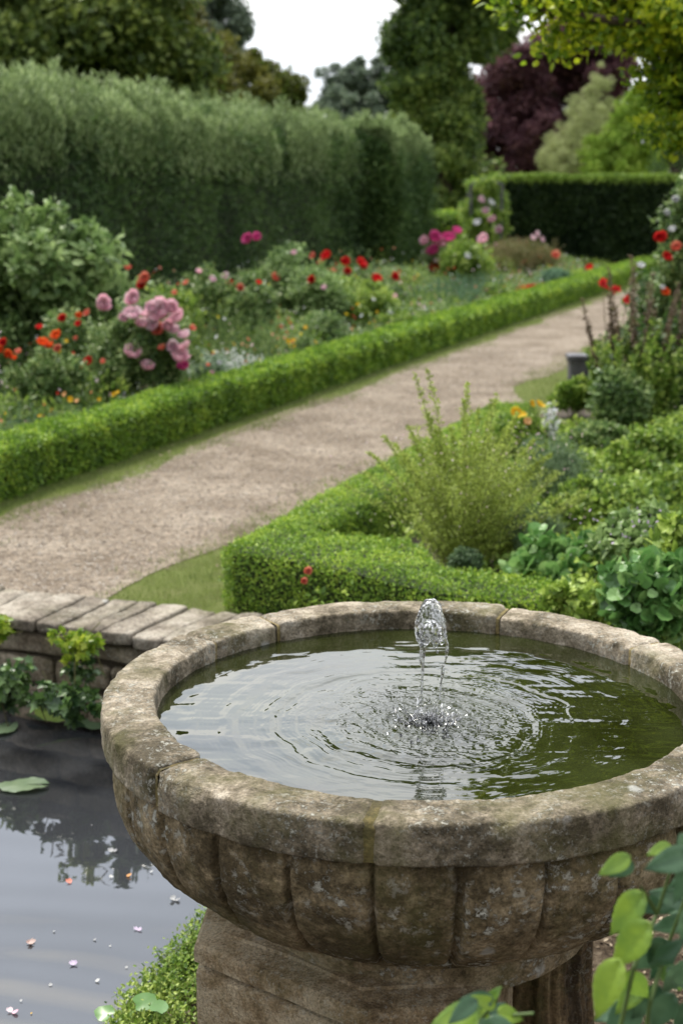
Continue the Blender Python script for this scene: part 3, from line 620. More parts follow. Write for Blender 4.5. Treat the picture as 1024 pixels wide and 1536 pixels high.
def jet():
    YJ = JC[1]; top = D(646, 898, YJ); cx = top[0]
    t = thing('water_jet', (JC[0], YJ, ZW), 'clear bell shaped spurt of fountain water above the basin, falling in two thin strands', 'water jet')
    L = np.array([JC[0], YJ, ZW])
    # bell
    pr = [(.001, .0), (.012, -.003), (.020, -.012), (.026, -.028), (.031, -.045), (.034, -.062), (.033, -.075), (.029, -.086), (.023, -.090), (.020, -.084), (.022, -.074), (.018, -.060), (.010, -.050), (.001, -.046)]
    V, Fs = lathe([(r, top[2]+z) for r, z in pr], 80, 77, 0, 1, cx, YJ)
    cen = np.array([cx, YJ, top[2]-.045]); nn = nrmz(V-cen)
    V = V+nn*(.0040*fbm(V, 80, 3, 78)+.0022*fbm(V, 240, 2, 79))[:, None]; ang = np.arctan2(V[:, 1]-YJ, V[:, 0]-cx)
    V[:, 2] -= .012*np.clip(-(V[:, 2]-top[2])/.09, 0, 1)**2*(.5+.9*np.sin(ang*5+1)*.5+.4*np.sin(ang*9))
    mk('water_bell', V-L, Fs, M['jet'], t, smooth=True)
    def strand(pts, rad, seed):
        pts = np.array(pts); k = np.linspace(0, 1, len(pts)); kk = np.linspace(0, 1, 44)
        p = np.stack([np.interp(kk, k, pts[:, c]) for c in range(3)], 1); rr = np.interp(kk, k, rad)
        rr = 1.5*rr*(.5+.8*np.abs(vn(p, 110, seed))); p[:, 0] += .0016*vn(p, 60, seed+1); p[:, 1] += .0016*vn(p, 60, seed+2)
        V, Fs = tube(p, rr, 8); mk('water_strand', V-L, Fs, M['jet'], t, smooth=True)
    pt = lambda px, py, dy=0: D(px, py, YJ+dy)
    strand([pt(629, 948, -.01), pt(632, 970, -.01), pt(633, 1000, -.01), pt(632, 1035, -.012), pt(628, 1075, -.015)], [.005, .0042, .003, .0018, .0025], 1)
    strand([pt(636, 955, .0), pt(635.5, 978, .0), pt(634, 1010, .0)], [.004, .0026, .0012], 3)
    strand([pt(664, 940, -.01), pt(669, 958, -.01), pt(670, 980, -.01), pt(666, 996, -.01)], [.0045, .0038, .0034, .001], 5)
    strand([pt(664, 998, -.01), pt(663, 1008, -.01), pt(661, 1022, -.01), pt(659, 1050, -.01)], [.0045, .0035, .0018, .001], 6)
    strand([pt(656, 950, -.01), pt(658, 965, -.01)], [.003, .001], 7)
    s_, fs_ = cube_grid(3); s_ = nrmz(s_)
    md = None
    for k in range(46):
        if md is None: md = mesh_data('droplet', s_, [fs_], M['jet'], None, True)
        o = bpy.data.objects.new('droplet', md); link(o, t)
        if k < 10: p = pt(rng.uniform(624, 672), rng.uniform(965, 1060), rng.uniform(-.02, .02))
        else:
            a = rng.uniform(0, 2*pi); r = abs(rng.normal())*.05; h = rng.exponential(.008)
            p = np.array([JC[0]+r*cos(a), YJ+r*sin(a), ZW+h+.002])
        s = rng.uniform(.0009, .0028); o.location = p-L; o.scale = (s, s, s*rng.uniform(1, 2))
    # crown splash where strands land
    mb = MB()
    for k in range(130):
        a = rng.uniform(0, 2*pi); r = abs(rng.normal())*.045; b0 = np.array([JC[0]+r*cos(a), YJ+r*sin(a), ZW-.003]); h = rng.uniform(.006, .022)
        tip = b0+np.array([cos(a)*.007, sin(a)*.007, h]); V, Fs = tube([b0, (b0+tip)/2+[0, 0, .002], tip], [.0045, .0026, .0008], 7); mb.add(V, Fs)
    mb2 = tag(mb.build('splash', M['jet'], t, True), kind='stuff')
    me = mb2.data; co = np.empty(len(me.vertices)*3, np.float32); me.vertices.foreach_get('co', co); co = co.reshape(-1, 3)-L.astype(np.float32); me.vertices.foreach_set('co', co.ravel()); me.update()
jet()
# foam flecks on basin surface near the jet are the small splashes above

# ------------------------------------------------------------------ retaining wall
wt = thing('retaining_wall', (-1.4, 5.8, -.4), 'low rough stone retaining wall with slanting coping slabs between pond and gravel path', 'wall')
WL = np.array([-1.4, 5.8, -.4])
def wf(t): return np.array([-1.415+.705*t, 5.66-.30*t])
def wb(t): return np.array([-1.27+.76*t, 6.03-.27*t])
t = -3.6; k = 0
while t < 1.95:
    wdt = rng.uniform(.105, .19); t1 = t+wdt
    a, b = (wf(t)+wf(t1))/2, (wb(t)+wb(t1))/2; a = a+(a-b)*rng.uniform(-.03, .05); L = np.linalg.norm(b-a); ang = math.atan2(b[1]-a[1], b[0]-a[0])
    wm = np.linalg.norm((wf(t1)-wf(t)+wb(t1)-wb(t))/2)-.006
    V, Fs = rock((L, wm, .055), .014, 11, .011, 16, 100+k, (k*3., 0, 0)); c = (a+b)/2
    V[:, 2] += V[:, 1]*rng.uniform(-.07, .07)
    V = xf(V, ang, (c[0], c[1], .014+rng.uniform(-.006, .006)))
    mk('coping_stone', V-WL, Fs, M['coping'], wt, smooth=True); t = t1; k += 1
dirw = math.atan2(-.30, .705)
for cz, ch in ((-.068, .098), (-.188, .13), (-.335, .15)):
    t = -3.6-rng.uniform(0, .3)
    while t < 1.8:
        ln = rng.uniform(.28, .55); a, b = wf(t), wf(t+ln); c = (a+b)/2; L = np.linalg.norm(b-a)-.010
        dep = rng.uniform(.26, .28); V, Fs = rock((L, dep, ch-.010), .022, 10, .020, 9, 200+k, (k*2., 0, 0))
        nrm = np.array([-sin(dirw), cos(dirw)]); c = c+nrm*(dep/2+.035+rng.uniform(-.012, .012))
        V = xf(V, dirw, (c[0], c[1], cz)); mk('wall_stone', V-WL, Fs, M['block'], wt, smooth=True); t += ln; k += 1
# earth core behind the stones
a, b, c, d = wf(-3.6), wf(2.0), wb(2.0), wb(-3.6); nrm = np.array([-sin(dirw), cos(dirw)])*.07
V = [(*(p+nrm*q), z) for z in (-.7, -.02) for p, q in ((a, 1), (b, 1), (c, -1), (d, -1))]
mk('mortar_core', np.array(V)-WL, [np.array([(0, 1, 5, 4), (1, 2, 6, 5), (2, 3, 7, 6), (3, 0, 4, 7), (4, 5, 6, 7)])], M['soil'], wt)

# ------------------------------------------------------------------ hedges
def box_pts(n, s0, s1, width, height, pw=1., rc=.04):
    """points + normals on the top and sides of a long box, s along, v across, z up"""
    s = rng.uniform(0, 1, n)**pw*(s1-s0)+s0
    per = 2*height+width; t = rng.uniform(0, per, n)
    v = np.where(t < height, 0, np.where(t < height+width, t-height, width)); z = np.where(t < height, t, np.where(t < height+width, height, per-t))
    nv = np.where(t < height, -1., np.where(t < height+width, 0, 1.)); nz_ = ((t >= height) & (t < height+width)).astype(float)
    return s, v, z, nv, nz_
def line_hedge(name, origin, d, s0, s1, width, height, n, lsize, mat, core, label, pw=1., amp=.025, fr=6., tm=T_DIA, ends=True, up=.3, top=None, hfun=None, group=None, lowfr=None, wob=None, smul=.0, rcz=None, thick=0.):
    """origin: left-near corner, d: direction; across = right normal of d"""
    d = np.array(d)/np.linalg.norm(d); nrm = np.array([d[1], -d[0]]); org = np.array(origin)
    root = thing(name, (*org, 0), label, 'hedge', group); L = np.array([*org, 0.])
    s, v, z, nv, nz_ = box_pts(n, s0, s1, width, height, pw); ns = np.zeros(n)
    if ends:
        m = int(n*min(.5, 2*width*height/((2*height+width)*(s1-s0)))); m = max(m, 300)
        e = rng.integers(0, 2, m); s = np.concatenate([s, np.where(e, s1, s0)]); v = np.concatenate([v, rng.uniform(0, width, m)]); z = np.concatenate([z, rng.uniform(0, height, m)])
        nv = np.concatenate([nv, np.zeros(m)]); nz_ = np.concatenate([nz_, np.zeros(m)]); ns = np.concatenate([np.zeros(n), np.where(e, 1., -1.)])
    hs = hfun(s) if hfun is not None else 1.
    # round the shoulders
    rc = rcz or min(.05+.02*height, width*.3); cv = np.clip(v, rc, width-rc); czz = np.clip(z, 0, height-rc); dv, dz = v-cv, z-czz; ll = np.hypot(dv, dz); over = np.maximum(ll-rc, 0)/np.maximum(ll, 1e-6)
    v = v-dv*over; z = z-dz*over
    base = org[None]+s[:, None]*d+v[:, None]*nrm; P = np.column_stack([base, z*hs])
    N3 = nrmz(np.column_stack([ns[:, None]*d+nv[:, None]*nrm, nz_])+1e-6)
    stretch = P*np.array([1, 1, .45])
    disp = amp*(fbm(stretch, fr, 3, 5)*1.6)+amp*.5*np.abs(rng.normal(size=len(P)))-amp*.8*rng.uniform(0, 1, len(P))**2
    disp = disp-thick*rng.uniform(0, 1, len(P))**1.5
    if lowfr: disp = disp+lowfr[0]*vn(stretch, lowfr[1], 9)
    P = P+N3*disp[:, None]
    if wob is not None: P = wob(P)
    nn = nrmz(N3+.6*rng.normal(size=P.shape)); dd = nrmz(rng.normal(size=P.shape)+N3*.35+np.array([0, 0, up]))
    dist = np.linalg.norm(P[:, :2], axis=1); sz = lsize*rng.uniform(.7, 1.3, len(P))*(1+smul*np.maximum(dist-8, 0))
    rr = rng.uniform(0, 1, len(P))*.75+.12*np.clip(fbm(P, fr*1.5, 2, 3)*2, -1, 1)+.1
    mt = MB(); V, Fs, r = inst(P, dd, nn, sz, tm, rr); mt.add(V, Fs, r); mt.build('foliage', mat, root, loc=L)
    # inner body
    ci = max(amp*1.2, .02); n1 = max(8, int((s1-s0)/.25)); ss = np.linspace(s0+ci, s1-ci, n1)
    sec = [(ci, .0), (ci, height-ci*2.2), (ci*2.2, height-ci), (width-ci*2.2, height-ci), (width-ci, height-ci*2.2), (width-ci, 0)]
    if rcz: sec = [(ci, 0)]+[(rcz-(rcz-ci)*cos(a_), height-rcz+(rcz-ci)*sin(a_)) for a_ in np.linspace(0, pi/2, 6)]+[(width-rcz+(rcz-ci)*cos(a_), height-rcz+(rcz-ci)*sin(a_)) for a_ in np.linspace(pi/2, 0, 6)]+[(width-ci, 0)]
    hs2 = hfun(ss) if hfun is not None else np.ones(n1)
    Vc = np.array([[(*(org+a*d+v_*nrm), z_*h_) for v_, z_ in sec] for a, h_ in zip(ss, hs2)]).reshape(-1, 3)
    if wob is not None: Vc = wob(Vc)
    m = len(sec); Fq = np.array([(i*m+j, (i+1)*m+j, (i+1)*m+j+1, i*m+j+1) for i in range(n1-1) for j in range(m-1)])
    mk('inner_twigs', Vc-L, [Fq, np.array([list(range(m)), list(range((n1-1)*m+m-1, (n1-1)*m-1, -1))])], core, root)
    return root
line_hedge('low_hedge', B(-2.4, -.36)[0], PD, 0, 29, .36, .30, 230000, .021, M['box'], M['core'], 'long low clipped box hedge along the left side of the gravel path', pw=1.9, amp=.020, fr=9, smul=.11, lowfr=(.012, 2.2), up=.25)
# the near right hedge: two arms meeting at the corner
def L_hedge():
    root = thing('low_hedge', (HC[0], HC[1], 0), 'short clipped box hedge turning a corner right behind the stone fountain', 'hedge'); L = np.array([HC[0], HC[1], 0.])
    e1 = PD; 
    # outline polygon (outer then inner), counter-clockwise from near corner
    poly = np.array([HC, (-.05, 5.60), (.36, 5.36), (.80, 5.20), (.86, 5.50), (.45, 5.70), (.30, 6.0), (-.06, 6.10), (-.12, 6.22), tuple(HC+e1*1.7+PN*.30), tuple(HC+e1*4.6+PN*.30), tuple(HC+e1*4.6)])
    hgt = .285
    def hh(p):   # lower and looser towards the right end
        return hgt-.05*sstep(.1, .5, p[:, 0])*sstep(6.0, 5.7, p[:, 1])
    # side points
    a = poly; b = np.roll(poly, -1, 0); ln = np.linalg.norm(b-a, axis=1); n = 70000; k = rng.choice(len(poly), n, p=ln/ln.sum()); t = rng.uniform(0, 1, n)[:, None]
    ps = a[k]+(b[k]-a[k])*t; dn = (b[k]-a[k])/ln[k][:, None]; nr2 = np.stack([dn[:, 1], -dn[:, 0]], 1)
    z = rng.uniform(0, 1, n); side = np.column_stack([ps, z*hh(ps)]); sn = np.column_stack([nr2, np.zeros(n)])
    # top points
    m = 160000; q = np.column_stack([rng.uniform(poly[:, 0].min(), poly[:, 0].max(), m), rng.uniform(poly[:, 1].min(), poly[:, 1].max(), m)])
    def inside(q):
        c = np.zeros(len(q), bool)
        for i in range(len(poly)):
            x1, y1 = poly[i]; x2, y2 = poly[(i+1) % len(poly)]
            c ^= ((y1 > q[:, 1]) != (y2 > q[:, 1])) & (q[:, 0] < (x2-x1)*(q[:, 1]-y1)/(y2-y1+1e-12)+x1)
        return c
    def dist(q):
        r = np.full(len(q), 9.)
        for i in range(len(poly)):
            p, s = poly[i], poly[(i+1) % len(poly)]; e = s-p; u = np.clip(((q-p)@e)/(e@e), 0, 1); r = np.minimum(r, np.linalg.norm(q-p-u[:, None]*e, axis=1))
        return r
    q = q[inside(q)][:75000]; dq = dist(q); top = np.column_stack([q, hh(q)-.035*np.clip(1-dq/.05, 0, 1)**2]); tn = np.tile([0, 0, 1.], (len(q), 1))
    P = np.concatenate([side, top]); N3 = np.concatenate([sn, tn])
    sh = np.concatenate([.035*np.clip(1-(hh(ps)-side[:, 2])/.05, 0, 1)**2, np.zeros(len(q))])
    P = P+N3*(.016*fbm(P, 9, 3, 15)*1.5+.012*np.abs(rng.normal(size=len(P)))-.018*rng.uniform(0, 1, len(P))**2-sh)[:, None]
    nn = nrmz(N3+.7*rng.normal(size=P.shape)); dd = nrmz(rng.normal(size=P.shape)+N3*.4+np.array([0, 0, .2]))
    mb = MB(); V, Fs, r = inst(P, dd, nn, rng.uniform(.009, .019, len(P)), T_DIA, rng.uniform(0, .75, len(P))+.12*np.clip(fbm(P, 12, 2, 3)*2, -1, 1)+.12); mb.add(V, Fs, r); mb.build('foliage', M['boxn'], root, loc=L)
    # inner body: polygon shrunk
    pp = poly.copy(); o = []
    for i in range(len(pp)):
        e0 = pp[i]-pp[i-1]; e1_ = pp[(i+1) % len(pp)]-pp[i]; n0 = np.array([-e0[1], e0[0]])/np.linalg.norm(e0); n1 = np.array([-e1_[1], e1_[0]])/np.linalg.norm(e1_); bb = n0+n1; o.append(pp[i]+bb/(bb@bb)*2*.028)
    o = np.array(o); nn_ = len(o); Vc = np.concatenate([np.column_stack([o, np.zeros(nn_)]), np.column_stack([o, hh(o)-.03])])
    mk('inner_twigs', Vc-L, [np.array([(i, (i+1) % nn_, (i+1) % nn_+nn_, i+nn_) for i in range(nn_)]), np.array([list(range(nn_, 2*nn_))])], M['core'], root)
L_hedge()
# tall feathery hedge: two clipped blocks with a dark gap between
TD = PD; TO = B(0, -4.1)[0]-PD*14
def tall_top(s): return .925+.008*np.sin(s*.9)+.006*np.sin(s*2.3+1)
TN = np.array([-PD[1], PD[0]])
def tall_hedge(s0, s1, o, width, height, n, label, ls=.075):
    org = B(0, o-width)[0]
    return line_hedge('tall_hedge', org, PD, s0, s1, width, height, n, ls, M['tall'], M['core'], label, amp=.16, fr=1.6, tm=T_NEED, up=.55, lowfr=(.05, .8), hfun=tall_top, pw=1.25, rcz=.5, thick=.22, group='tall hedges behind the flower border')
def s_of(px, o): return float((BP(px, o)-P0)@PD)
sA = s_of(533, -4.0)
tall_hedge(-8, sA, -4.0, 2.2, 3.0, 260000, 'tall loose feathery grey-green hedge filling the left side behind the pink roses', .10)
sB, sC = s_of(588, -3.5), s_of(644, -3.5)
tall_hedge(sB, sC, -3.5, 2.4, 2.95, 80000, 'far block of feathery grey-green hedge just right of the dark gap', .11)
line_hedge('yew_or_shade_hedge', B(0, -4.85)[0], PD, sA-.3, sB+.1, .7, 2.25, 26000, .08, M['yew'], M['core_y'], 'dark leaf block painting the shade of the recess between the two feathery hedge blocks', amp=.08, fr=1.6, tm=T_NEED)  # added dark block, stands for the shade inside the hedge opening
tall_hedge(sA-.4, sB+.3, -4.9, 1.6, 2.95, 30000, 'strip of feathery hedge rising above the dark recess', .10)
def toplit_needles():  # paler needles paint the lit upper edge and front of the tall hedge
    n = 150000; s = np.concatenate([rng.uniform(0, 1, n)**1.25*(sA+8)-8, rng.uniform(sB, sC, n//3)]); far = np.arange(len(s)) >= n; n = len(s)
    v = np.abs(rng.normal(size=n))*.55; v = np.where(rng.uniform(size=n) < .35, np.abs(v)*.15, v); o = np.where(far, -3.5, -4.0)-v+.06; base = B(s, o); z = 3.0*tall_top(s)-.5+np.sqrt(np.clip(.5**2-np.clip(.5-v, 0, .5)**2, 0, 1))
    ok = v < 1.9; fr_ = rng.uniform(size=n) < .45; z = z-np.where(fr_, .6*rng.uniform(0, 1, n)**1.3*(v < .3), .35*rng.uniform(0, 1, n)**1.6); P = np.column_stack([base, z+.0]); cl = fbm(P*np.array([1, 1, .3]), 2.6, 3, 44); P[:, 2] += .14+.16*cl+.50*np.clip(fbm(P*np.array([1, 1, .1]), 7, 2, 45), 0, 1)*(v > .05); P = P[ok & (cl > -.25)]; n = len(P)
    V, Fs, r_ = inst(P, rv(n)*[.6, .6, .3]+PN_3(-.25)+[0, 0, .55], rv(n)*.8+[0, 0, .8], .085*rng.uniform(.6, 1.5, n), T_NEED, rng.uniform(0, 1, n)); o_ = mk('hedge_toplit_needles', V, Fs, M['toplit'], None, r_, loc=(*P[0][:2], 3.0)); tag(o_, 'pale needles along the top of the tall hedge, top light put into their colour', kind='stuff')
def PN_3(k): return np.array([PN[0]*k, PN[1]*k, 0.])
toplit_needles()
# empty stub for the painted top light of the hedge
def shoots(parent_label, s0, s1, o, n, z0):
    pass
# dark clipped yew hedges at the far end
a = D(757, 400, 33.); b = D(1075, 400, 31.)
def yew(name, x0, x1, y0, h, dep, label, n, mtop=True):
    root = thing(name, (x0, y0, 0), label, 'hedge', 'dark clipped hedges at the end of the path'); L = np.array([x0, y0, 0.])
    per = np.array([h*(x1-x0), h*dep, dep*(x1-x0)]); k = rng.choice(3, n, p=per/per.sum()); u, v = rng.uniform(0, 1, n), rng.uniform(0, 1, n)
    P = np.where((k == 0)[:, None], np.stack([x0+u*(x1-x0), y0+0*u, v*h], 1), np.where((k == 1)[:, None], np.stack([x0+0*u, y0+u*dep, v*h], 1), np.stack([x0+u*(x1-x0), y0+v*dep, h+0*u], 1)))
    N3 = np.array([[0, -1, 0], [-1, 0, 0], [0, 0, 1.]])[k]
    P = P+N3*(.06*fbm(P, 1.5, 3, 3)+.05*rng.uniform(-1, 1, n))[:, None]
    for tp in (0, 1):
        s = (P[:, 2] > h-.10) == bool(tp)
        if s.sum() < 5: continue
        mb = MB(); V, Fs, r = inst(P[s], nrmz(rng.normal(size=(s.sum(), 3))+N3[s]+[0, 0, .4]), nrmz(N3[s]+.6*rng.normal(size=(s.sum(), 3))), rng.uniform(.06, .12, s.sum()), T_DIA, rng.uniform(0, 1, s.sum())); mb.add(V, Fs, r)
        mb.build('top_foliage' if tp else 'foliage', M['yewtop'] if tp else M['yew'], root, loc=L)
    e = .08; c = np.array([(x0+e, y0+e), (x1, y0+e), (x1, y0+dep), (x0+e, y0+dep)])
    Vc = np.array([(*p, z) for z in (0, h-e) for p in c]); mk('inner_twigs', Vc-L, [np.array([(0, 1, 5, 4), (1, 2, 6, 5), (2, 3, 7, 6), (3, 0, 4, 7), (4, 5, 6, 7)])], M['core_y'], root)
hx0, hx1 = D(757, 300, 33)[0], D(1150, 300, 33)[0]
yew('yew_or_shade_hedge', hx0, hx1, 33., D(800, 268, 33)[2], 1.6, 'dark clipped hedge wall with bright trimmed top at the far path end', 60000)

# ------------------------------------------------------------------ generic plant builders
def cloud(c, rad, n, clumps, cr_, shell=.55, flat=1., bottom=-1.):
    """leaf points in clumps near the surface of an ellipsoid"""
    c = np.array(c, float); rad = np.array(rad, float)
    u = rv(clumps*3); u = u[u[:, 2] > bottom][:clumps]; m = len(u)
    rr = rng.uniform(shell, 1., m)[:, None]; cc = c+u*rad*rr; cs = cr_*rng.uniform(.6, 1.35, m)
    k = rng.integers(0, m, n); off = rng.normal(size=(n, 3)); off = nrmz(off)*rng.uniform(.2, 1, n)[:, None]**.6
    P = cc[k]+off*cs[k][:, None]*np.array([1, 1, flat]); N3 = nrmz(off*.7+u[k]*.8+np.array([0, 0, .5]))
    return P, N3, cc
def leafify(mb, P, N3, size, tm, up=0., jit=.8, base=0., span=.8):
    n = len(P); nn = nrmz(N3+jit*rng.normal(size=(n, 3))*.7); dd = nrmz(rng.normal(size=(n, 3))+N3*.5+np.array([0, 0, up]))
    V, Fs, r = inst(P, dd, nn, size*rng.uniform(.65, 1.35, n), tm, base+span*rng.uniform(0, 1, n)+.1); mb.add(V, Fs, r)
def rose_mesh(name, mat, petals=34, r=.5):
    mb = MB(); 
    for k in range(petals):
        t = k/petals; a = k*2.39996; el = .45+1.0*(1-t)               # inner ones stand up
        rad = .04+.40*t; d = np.array([cos(a)*cos(el), sin(a)*cos(el), sin(el)]); P = np.array([cos(a)*rad*.5, sin(a)*rad*.5, -.22+.12*t]); n = np.array([-cos(a)*sin(el), -sin(a)*sin(el), cos(el)])
        V, Fs, rr = inst([P], [d], [n], (.42+.3*t), T_PET, [rng.uniform(.1, .9)]); mb.add(V, Fs, rr)
    return mesh_data(name, np.concatenate(mb.V), [np.concatenate(f) for f in mb.Fs.values()], mat, np.concatenate(mb.r), True)
def daisy_mesh(name, mat, petals=9):
    mb = MB()
    for k in range(petals):
        a = 2*pi*k/petals+rng.uniform(-.1, .1); d = np.array([cos(a), sin(a), .25]); V, Fs, rr = inst([[0, 0, 0]], [d], [[0, 0, 1.]], .5*rng.uniform(.85, 1.1), T_PET, [rng.uniform(0, 1)]); mb.add(V, Fs, rr)
    return mesh_data(name, np.concatenate(mb.V), [np.concatenate(f) for f in mb.Fs.values()], mat, np.concatenate(mb.r), True)
RM = {k: rose_mesh('bloom', M[k]) for k in ('pink', 'palepink', 'red', 'orange', 'coral', 'magenta', 'white')}
DM = {k: daisy_mesh('bloom', M[k]) for k in ('yellow', 'red', 'orange', 'white', 'peach', 'magenta', 'coral', 'lilac', 'pink')}
def bloom(root, L, p, size, data, face=None):
    o = bpy.data.objects.new('bloom', data); link(o, root); o.location = np.asarray(p)-L; o.scale = (size,)*3
    tx = R_(rng.uniform(25, 70)); o.rotation_euler = (tx, rng.uniform(-.4, .4), rng.uniform(-.7, .7)); return o
def bush(name, px, o, pytop, wpx, mat, leaf, n, label, cat, blooms=(), tm=T_DIA, clumps=60, cr_=None, pos=None, group=None, stems=6, up=0., squash=1., bk='rose', bs=.075, depth=1., hmul=1., z0=0.):
    p = np.array(pos, float) if pos is not None else BP(px, o); Y = p[1]
    top = D(px, pytop, Y)[2]*hmul; r = wpx/2./F_*Y*1.02; root = thing(name, (p[0], p[1], z0), label, cat, group); L = np.array([p[0], p[1], z0])
    h = top-z0; cz = z0+h*.55; mb = MB(); cr_ = cr_ or min(r, h)*.28
    P, N3, cc = cloud((p[0], p[1], cz), (r-cr_*.5, (r-cr_*.5)*depth, h*.45-cr_*.3), n, clumps, cr_, .35, squash, -.75)
    P[:, 2] = np.maximum(P[:, 2], z0+.01); leafify(mb, P, N3, leaf, tm, up); mb.build('foliage', mat, root, loc=L)
    st = MB()
    for k in range(stems):
        q = cc[rng.integers(len(cc))]; b0 = L+[rng.normal()*r*.12, rng.normal()*r*.12, 0]; mid = (b0+q)/2+[0, 0, h*.08]
        V, Fs = tube([b0, mid, q], [.009*Y/10, .007*Y/10, .003*Y/10], 5); st.add(V, Fs)
    if blooms:
        for bx, by, kind, *sz in blooms:
            q = D(bx, by, Y-r*depth*.75-.03); s = sz[0] if sz else bs; dat = RM[kind] if (bk == 'rose' and kind in RM) or kind not in DM else DM[kind]
            b0 = np.array([q[0]*.7+p[0]*.3, Y, z0+h*.35]); V, Fs = tube([b0, (b0+q)/2+[0, .0, .03], q-[0, 0, s*.25]], [.005, .004, .003], 5); st.add(V, Fs)
            bloom(root, L, q, s, dat)
    st.build('stems', M['stem'], root, loc=L); return root
def stemmy(name, base, n, h, spread, lean, leafper, leaf, mat, label, cat, tm=T_DIA, smat='stem', rad=.003, group=None, curve=.15, lstart=.1, up=.6, br=0, z0=0., hvar=.35, tops=None, topmat=None, topleaf=None, topn=0, toplen=.25):
    base = np.asarray(base, float); root = thing(name, (base[0], base[1], z0), label, cat, group); L = np.array([base[0], base[1], z0]); st = MB(); lf = MB(); tpb = MB()
    for k in range(n):
        a = rng.uniform(0, 2*pi); rr = math.sqrt(rng.uniform())*spread; b0 = L+[rr*cos(a), rr*sin(a), 0]; hh = h*rng.uniform(1-hvar, 1)*(1-.25*rr/max(spread, 1e-3))
        ln = lean*(.3+rr/max(spread, 1e-3))*rng.uniform(.6, 1.2); a2 = a+rng.normal()*.5; t = np.linspace(0, 1, 7)
        pts = b0+np.stack([cos(a2)*ln*t**1.4*hh, sin(a2)*ln*t**1.4*hh, t*hh*(1-.15*ln)], 1)+curve*hh*.1*np.stack([np.sin(t*5+k), np.cos(t*4+k), 0*t], 1)*t[:, None]
        V, Fs = tube(pts, np.linspace(rad, rad*.35, 7), 4); st.add(V, Fs)
        m = max(1, int(leafper*hh/h)); u = rng.uniform(lstart, 1, m); P = np.stack([np.interp(u, t, pts[:, c]) for c in range(3)], 1)
        o = rv(m)*np.array([1, 1, .4])
        if br: P = P+o*br*hh*(1-u[:, None]*.75)*rng.uniform(0, 1, m)[:, None]; P[:, 2] = np.maximum(P[:, 2], z0)
        V, Fs, r = inst(P, nrmz(o+np.array([0, 0, up])), nrmz(rng.normal(size=(m, 3))+[0, 0, .6]), leaf*rng.uniform(.6, 1.3, m)*(1.1-.4*u), tm, rng.uniform(0, 1, m)); lf.add(V, Fs, r)
        if topn:
            u = rng.uniform(1-toplen, 1.02, topn); P = np.stack([np.interp(np.minimum(u, 1), t, pts[:, c]) for c in range(3)], 1)+rv(topn)*topleaf*.35
            V, Fs, r = inst(P, rv(topn)+[0, 0, .3], rv(topn), topleaf*rng.uniform(.5, 1.1, topn)*(1.35-.7*(u-(1-toplen))/toplen), T_LEAF, rng.uniform(0, 1, topn)); tpb.add(V, Fs, r)
    st.build('stems', M[smat], root, loc=L); lf.build('foliage', mat, root, loc=L)
    if topn: tpb.build('flower_spike', topmat, root, loc=L)
    return root
def H(px, py, pos): return D(px, py, pos[1])[2]
exec_later = []
# ------------------------------------------------------------------ trees
def tree(name, base, trr, ells, n, leaf, mat, label, clumps=90, cr_=None, tm=T_DIA, group=None, shell=.5, flat=.75, limbs=9, up=0.):
    base = np.array(base, float); root = thing(name, (*base, 0), label, 'tree', group); L = np.array([*base, 0.])
    vol = np.array([e[1][0]*e[1][2] for e in ells]); vol = vol/vol.sum(); mb = MB(); ccs = []
    for e, f in zip(ells, vol):
        P, N3, cc = cloud(e[0], e[1], int(n*f), max(12, int(clumps*f)), cr_ or min(e[1])*.3, shell, flat, -.8); leafify(mb, P, N3, leaf, tm, up); ccs.append(cc)
    mb.build('crown', mat, root, loc=L); tb = MB(); topz = max(e[0][2] for e in ells); c0 = np.array(ells[0][0], float)
    tp = np.array([base[0]*.4+c0[0]*.6, base[1]*.4+c0[1]*.6, topz]); mid = (L+tp)/2+[trr*.6, 0, 0]
    V, Fs = tube([L-[0, 0, .2], L+[0, 0, .3], mid, (mid+tp)/2, tp], [trr*1.5, trr*1.05, trr*.75, trr*.5, trr*.15], 10); tb.add(V, Fs)
    cc = np.concatenate(ccs)
    for k in range(limbs):
        q = cc[rng.integers(len(cc))]; s = rng.uniform(.35, .8); b0 = L+(tp-L)*s*.9; m1 = (b0+q)/2+[0, 0, .06*np.linalg.norm(q-b0)]
        V, Fs = tube([b0, m1, q], [trr*.4, trr*.22, trr*.06], 6); tb.add(V, Fs)
    tb.build('trunk', M['bark'], root, loc=L); return root
def el(px, py, Y, rx, rz, ry=None):
    c = D(px, py, Y); return (tuple(c), (rx, ry or rx, rz))
tree('oak_tree', (-7.5, 27), .42, [((-7.9, 27, 6.9), (3.3, 3.2, 2.5)), ((-4.9, 27.5, 6.5), (1.8, 2.4, 2.3)), ((-11.2, 27, 6.8), (2.6, 3, 2.8)), el(60, 80, 26, 2.2, 1.7), el(-60, 60, 26, 2.6, 2.4), el(165, 105, 26.5, 1.6, 1.0), el(225, 60, 26, .75, 1.9), el(120, 10, 26, 1.4, 1.3)],
     150000, .17, M['oak'], 'big dark leafy tree at upper left with small gaps of sky in its crown', 260, .7, T_DIA)
tree('garden_tree', D(335, 100, 46)[:2], .2, [el(300, 130, 44, 1.4, 1.6), el(345, 140, 45, 1.3, 1.1), el(270, 90, 45, 1.4, 1.8), el(250, 40, 46, 1.3, 1.6)], 26000, .16, M['ytree'], 'olive yellow tree just left of the open sky, above the tall hedge', 70, .5)
tree('garden_tree', D(395, 140, 50)[:2], .2, [el(378, 125, 50, .9, 1.2), el(418, 145, 50, .75, 1.3), el(395, 180, 50, 1.5, 1.2)], 18000, .16, M['rust'], 'small rusty green tree with a ragged top at the left foot of the open sky', 50, .42)
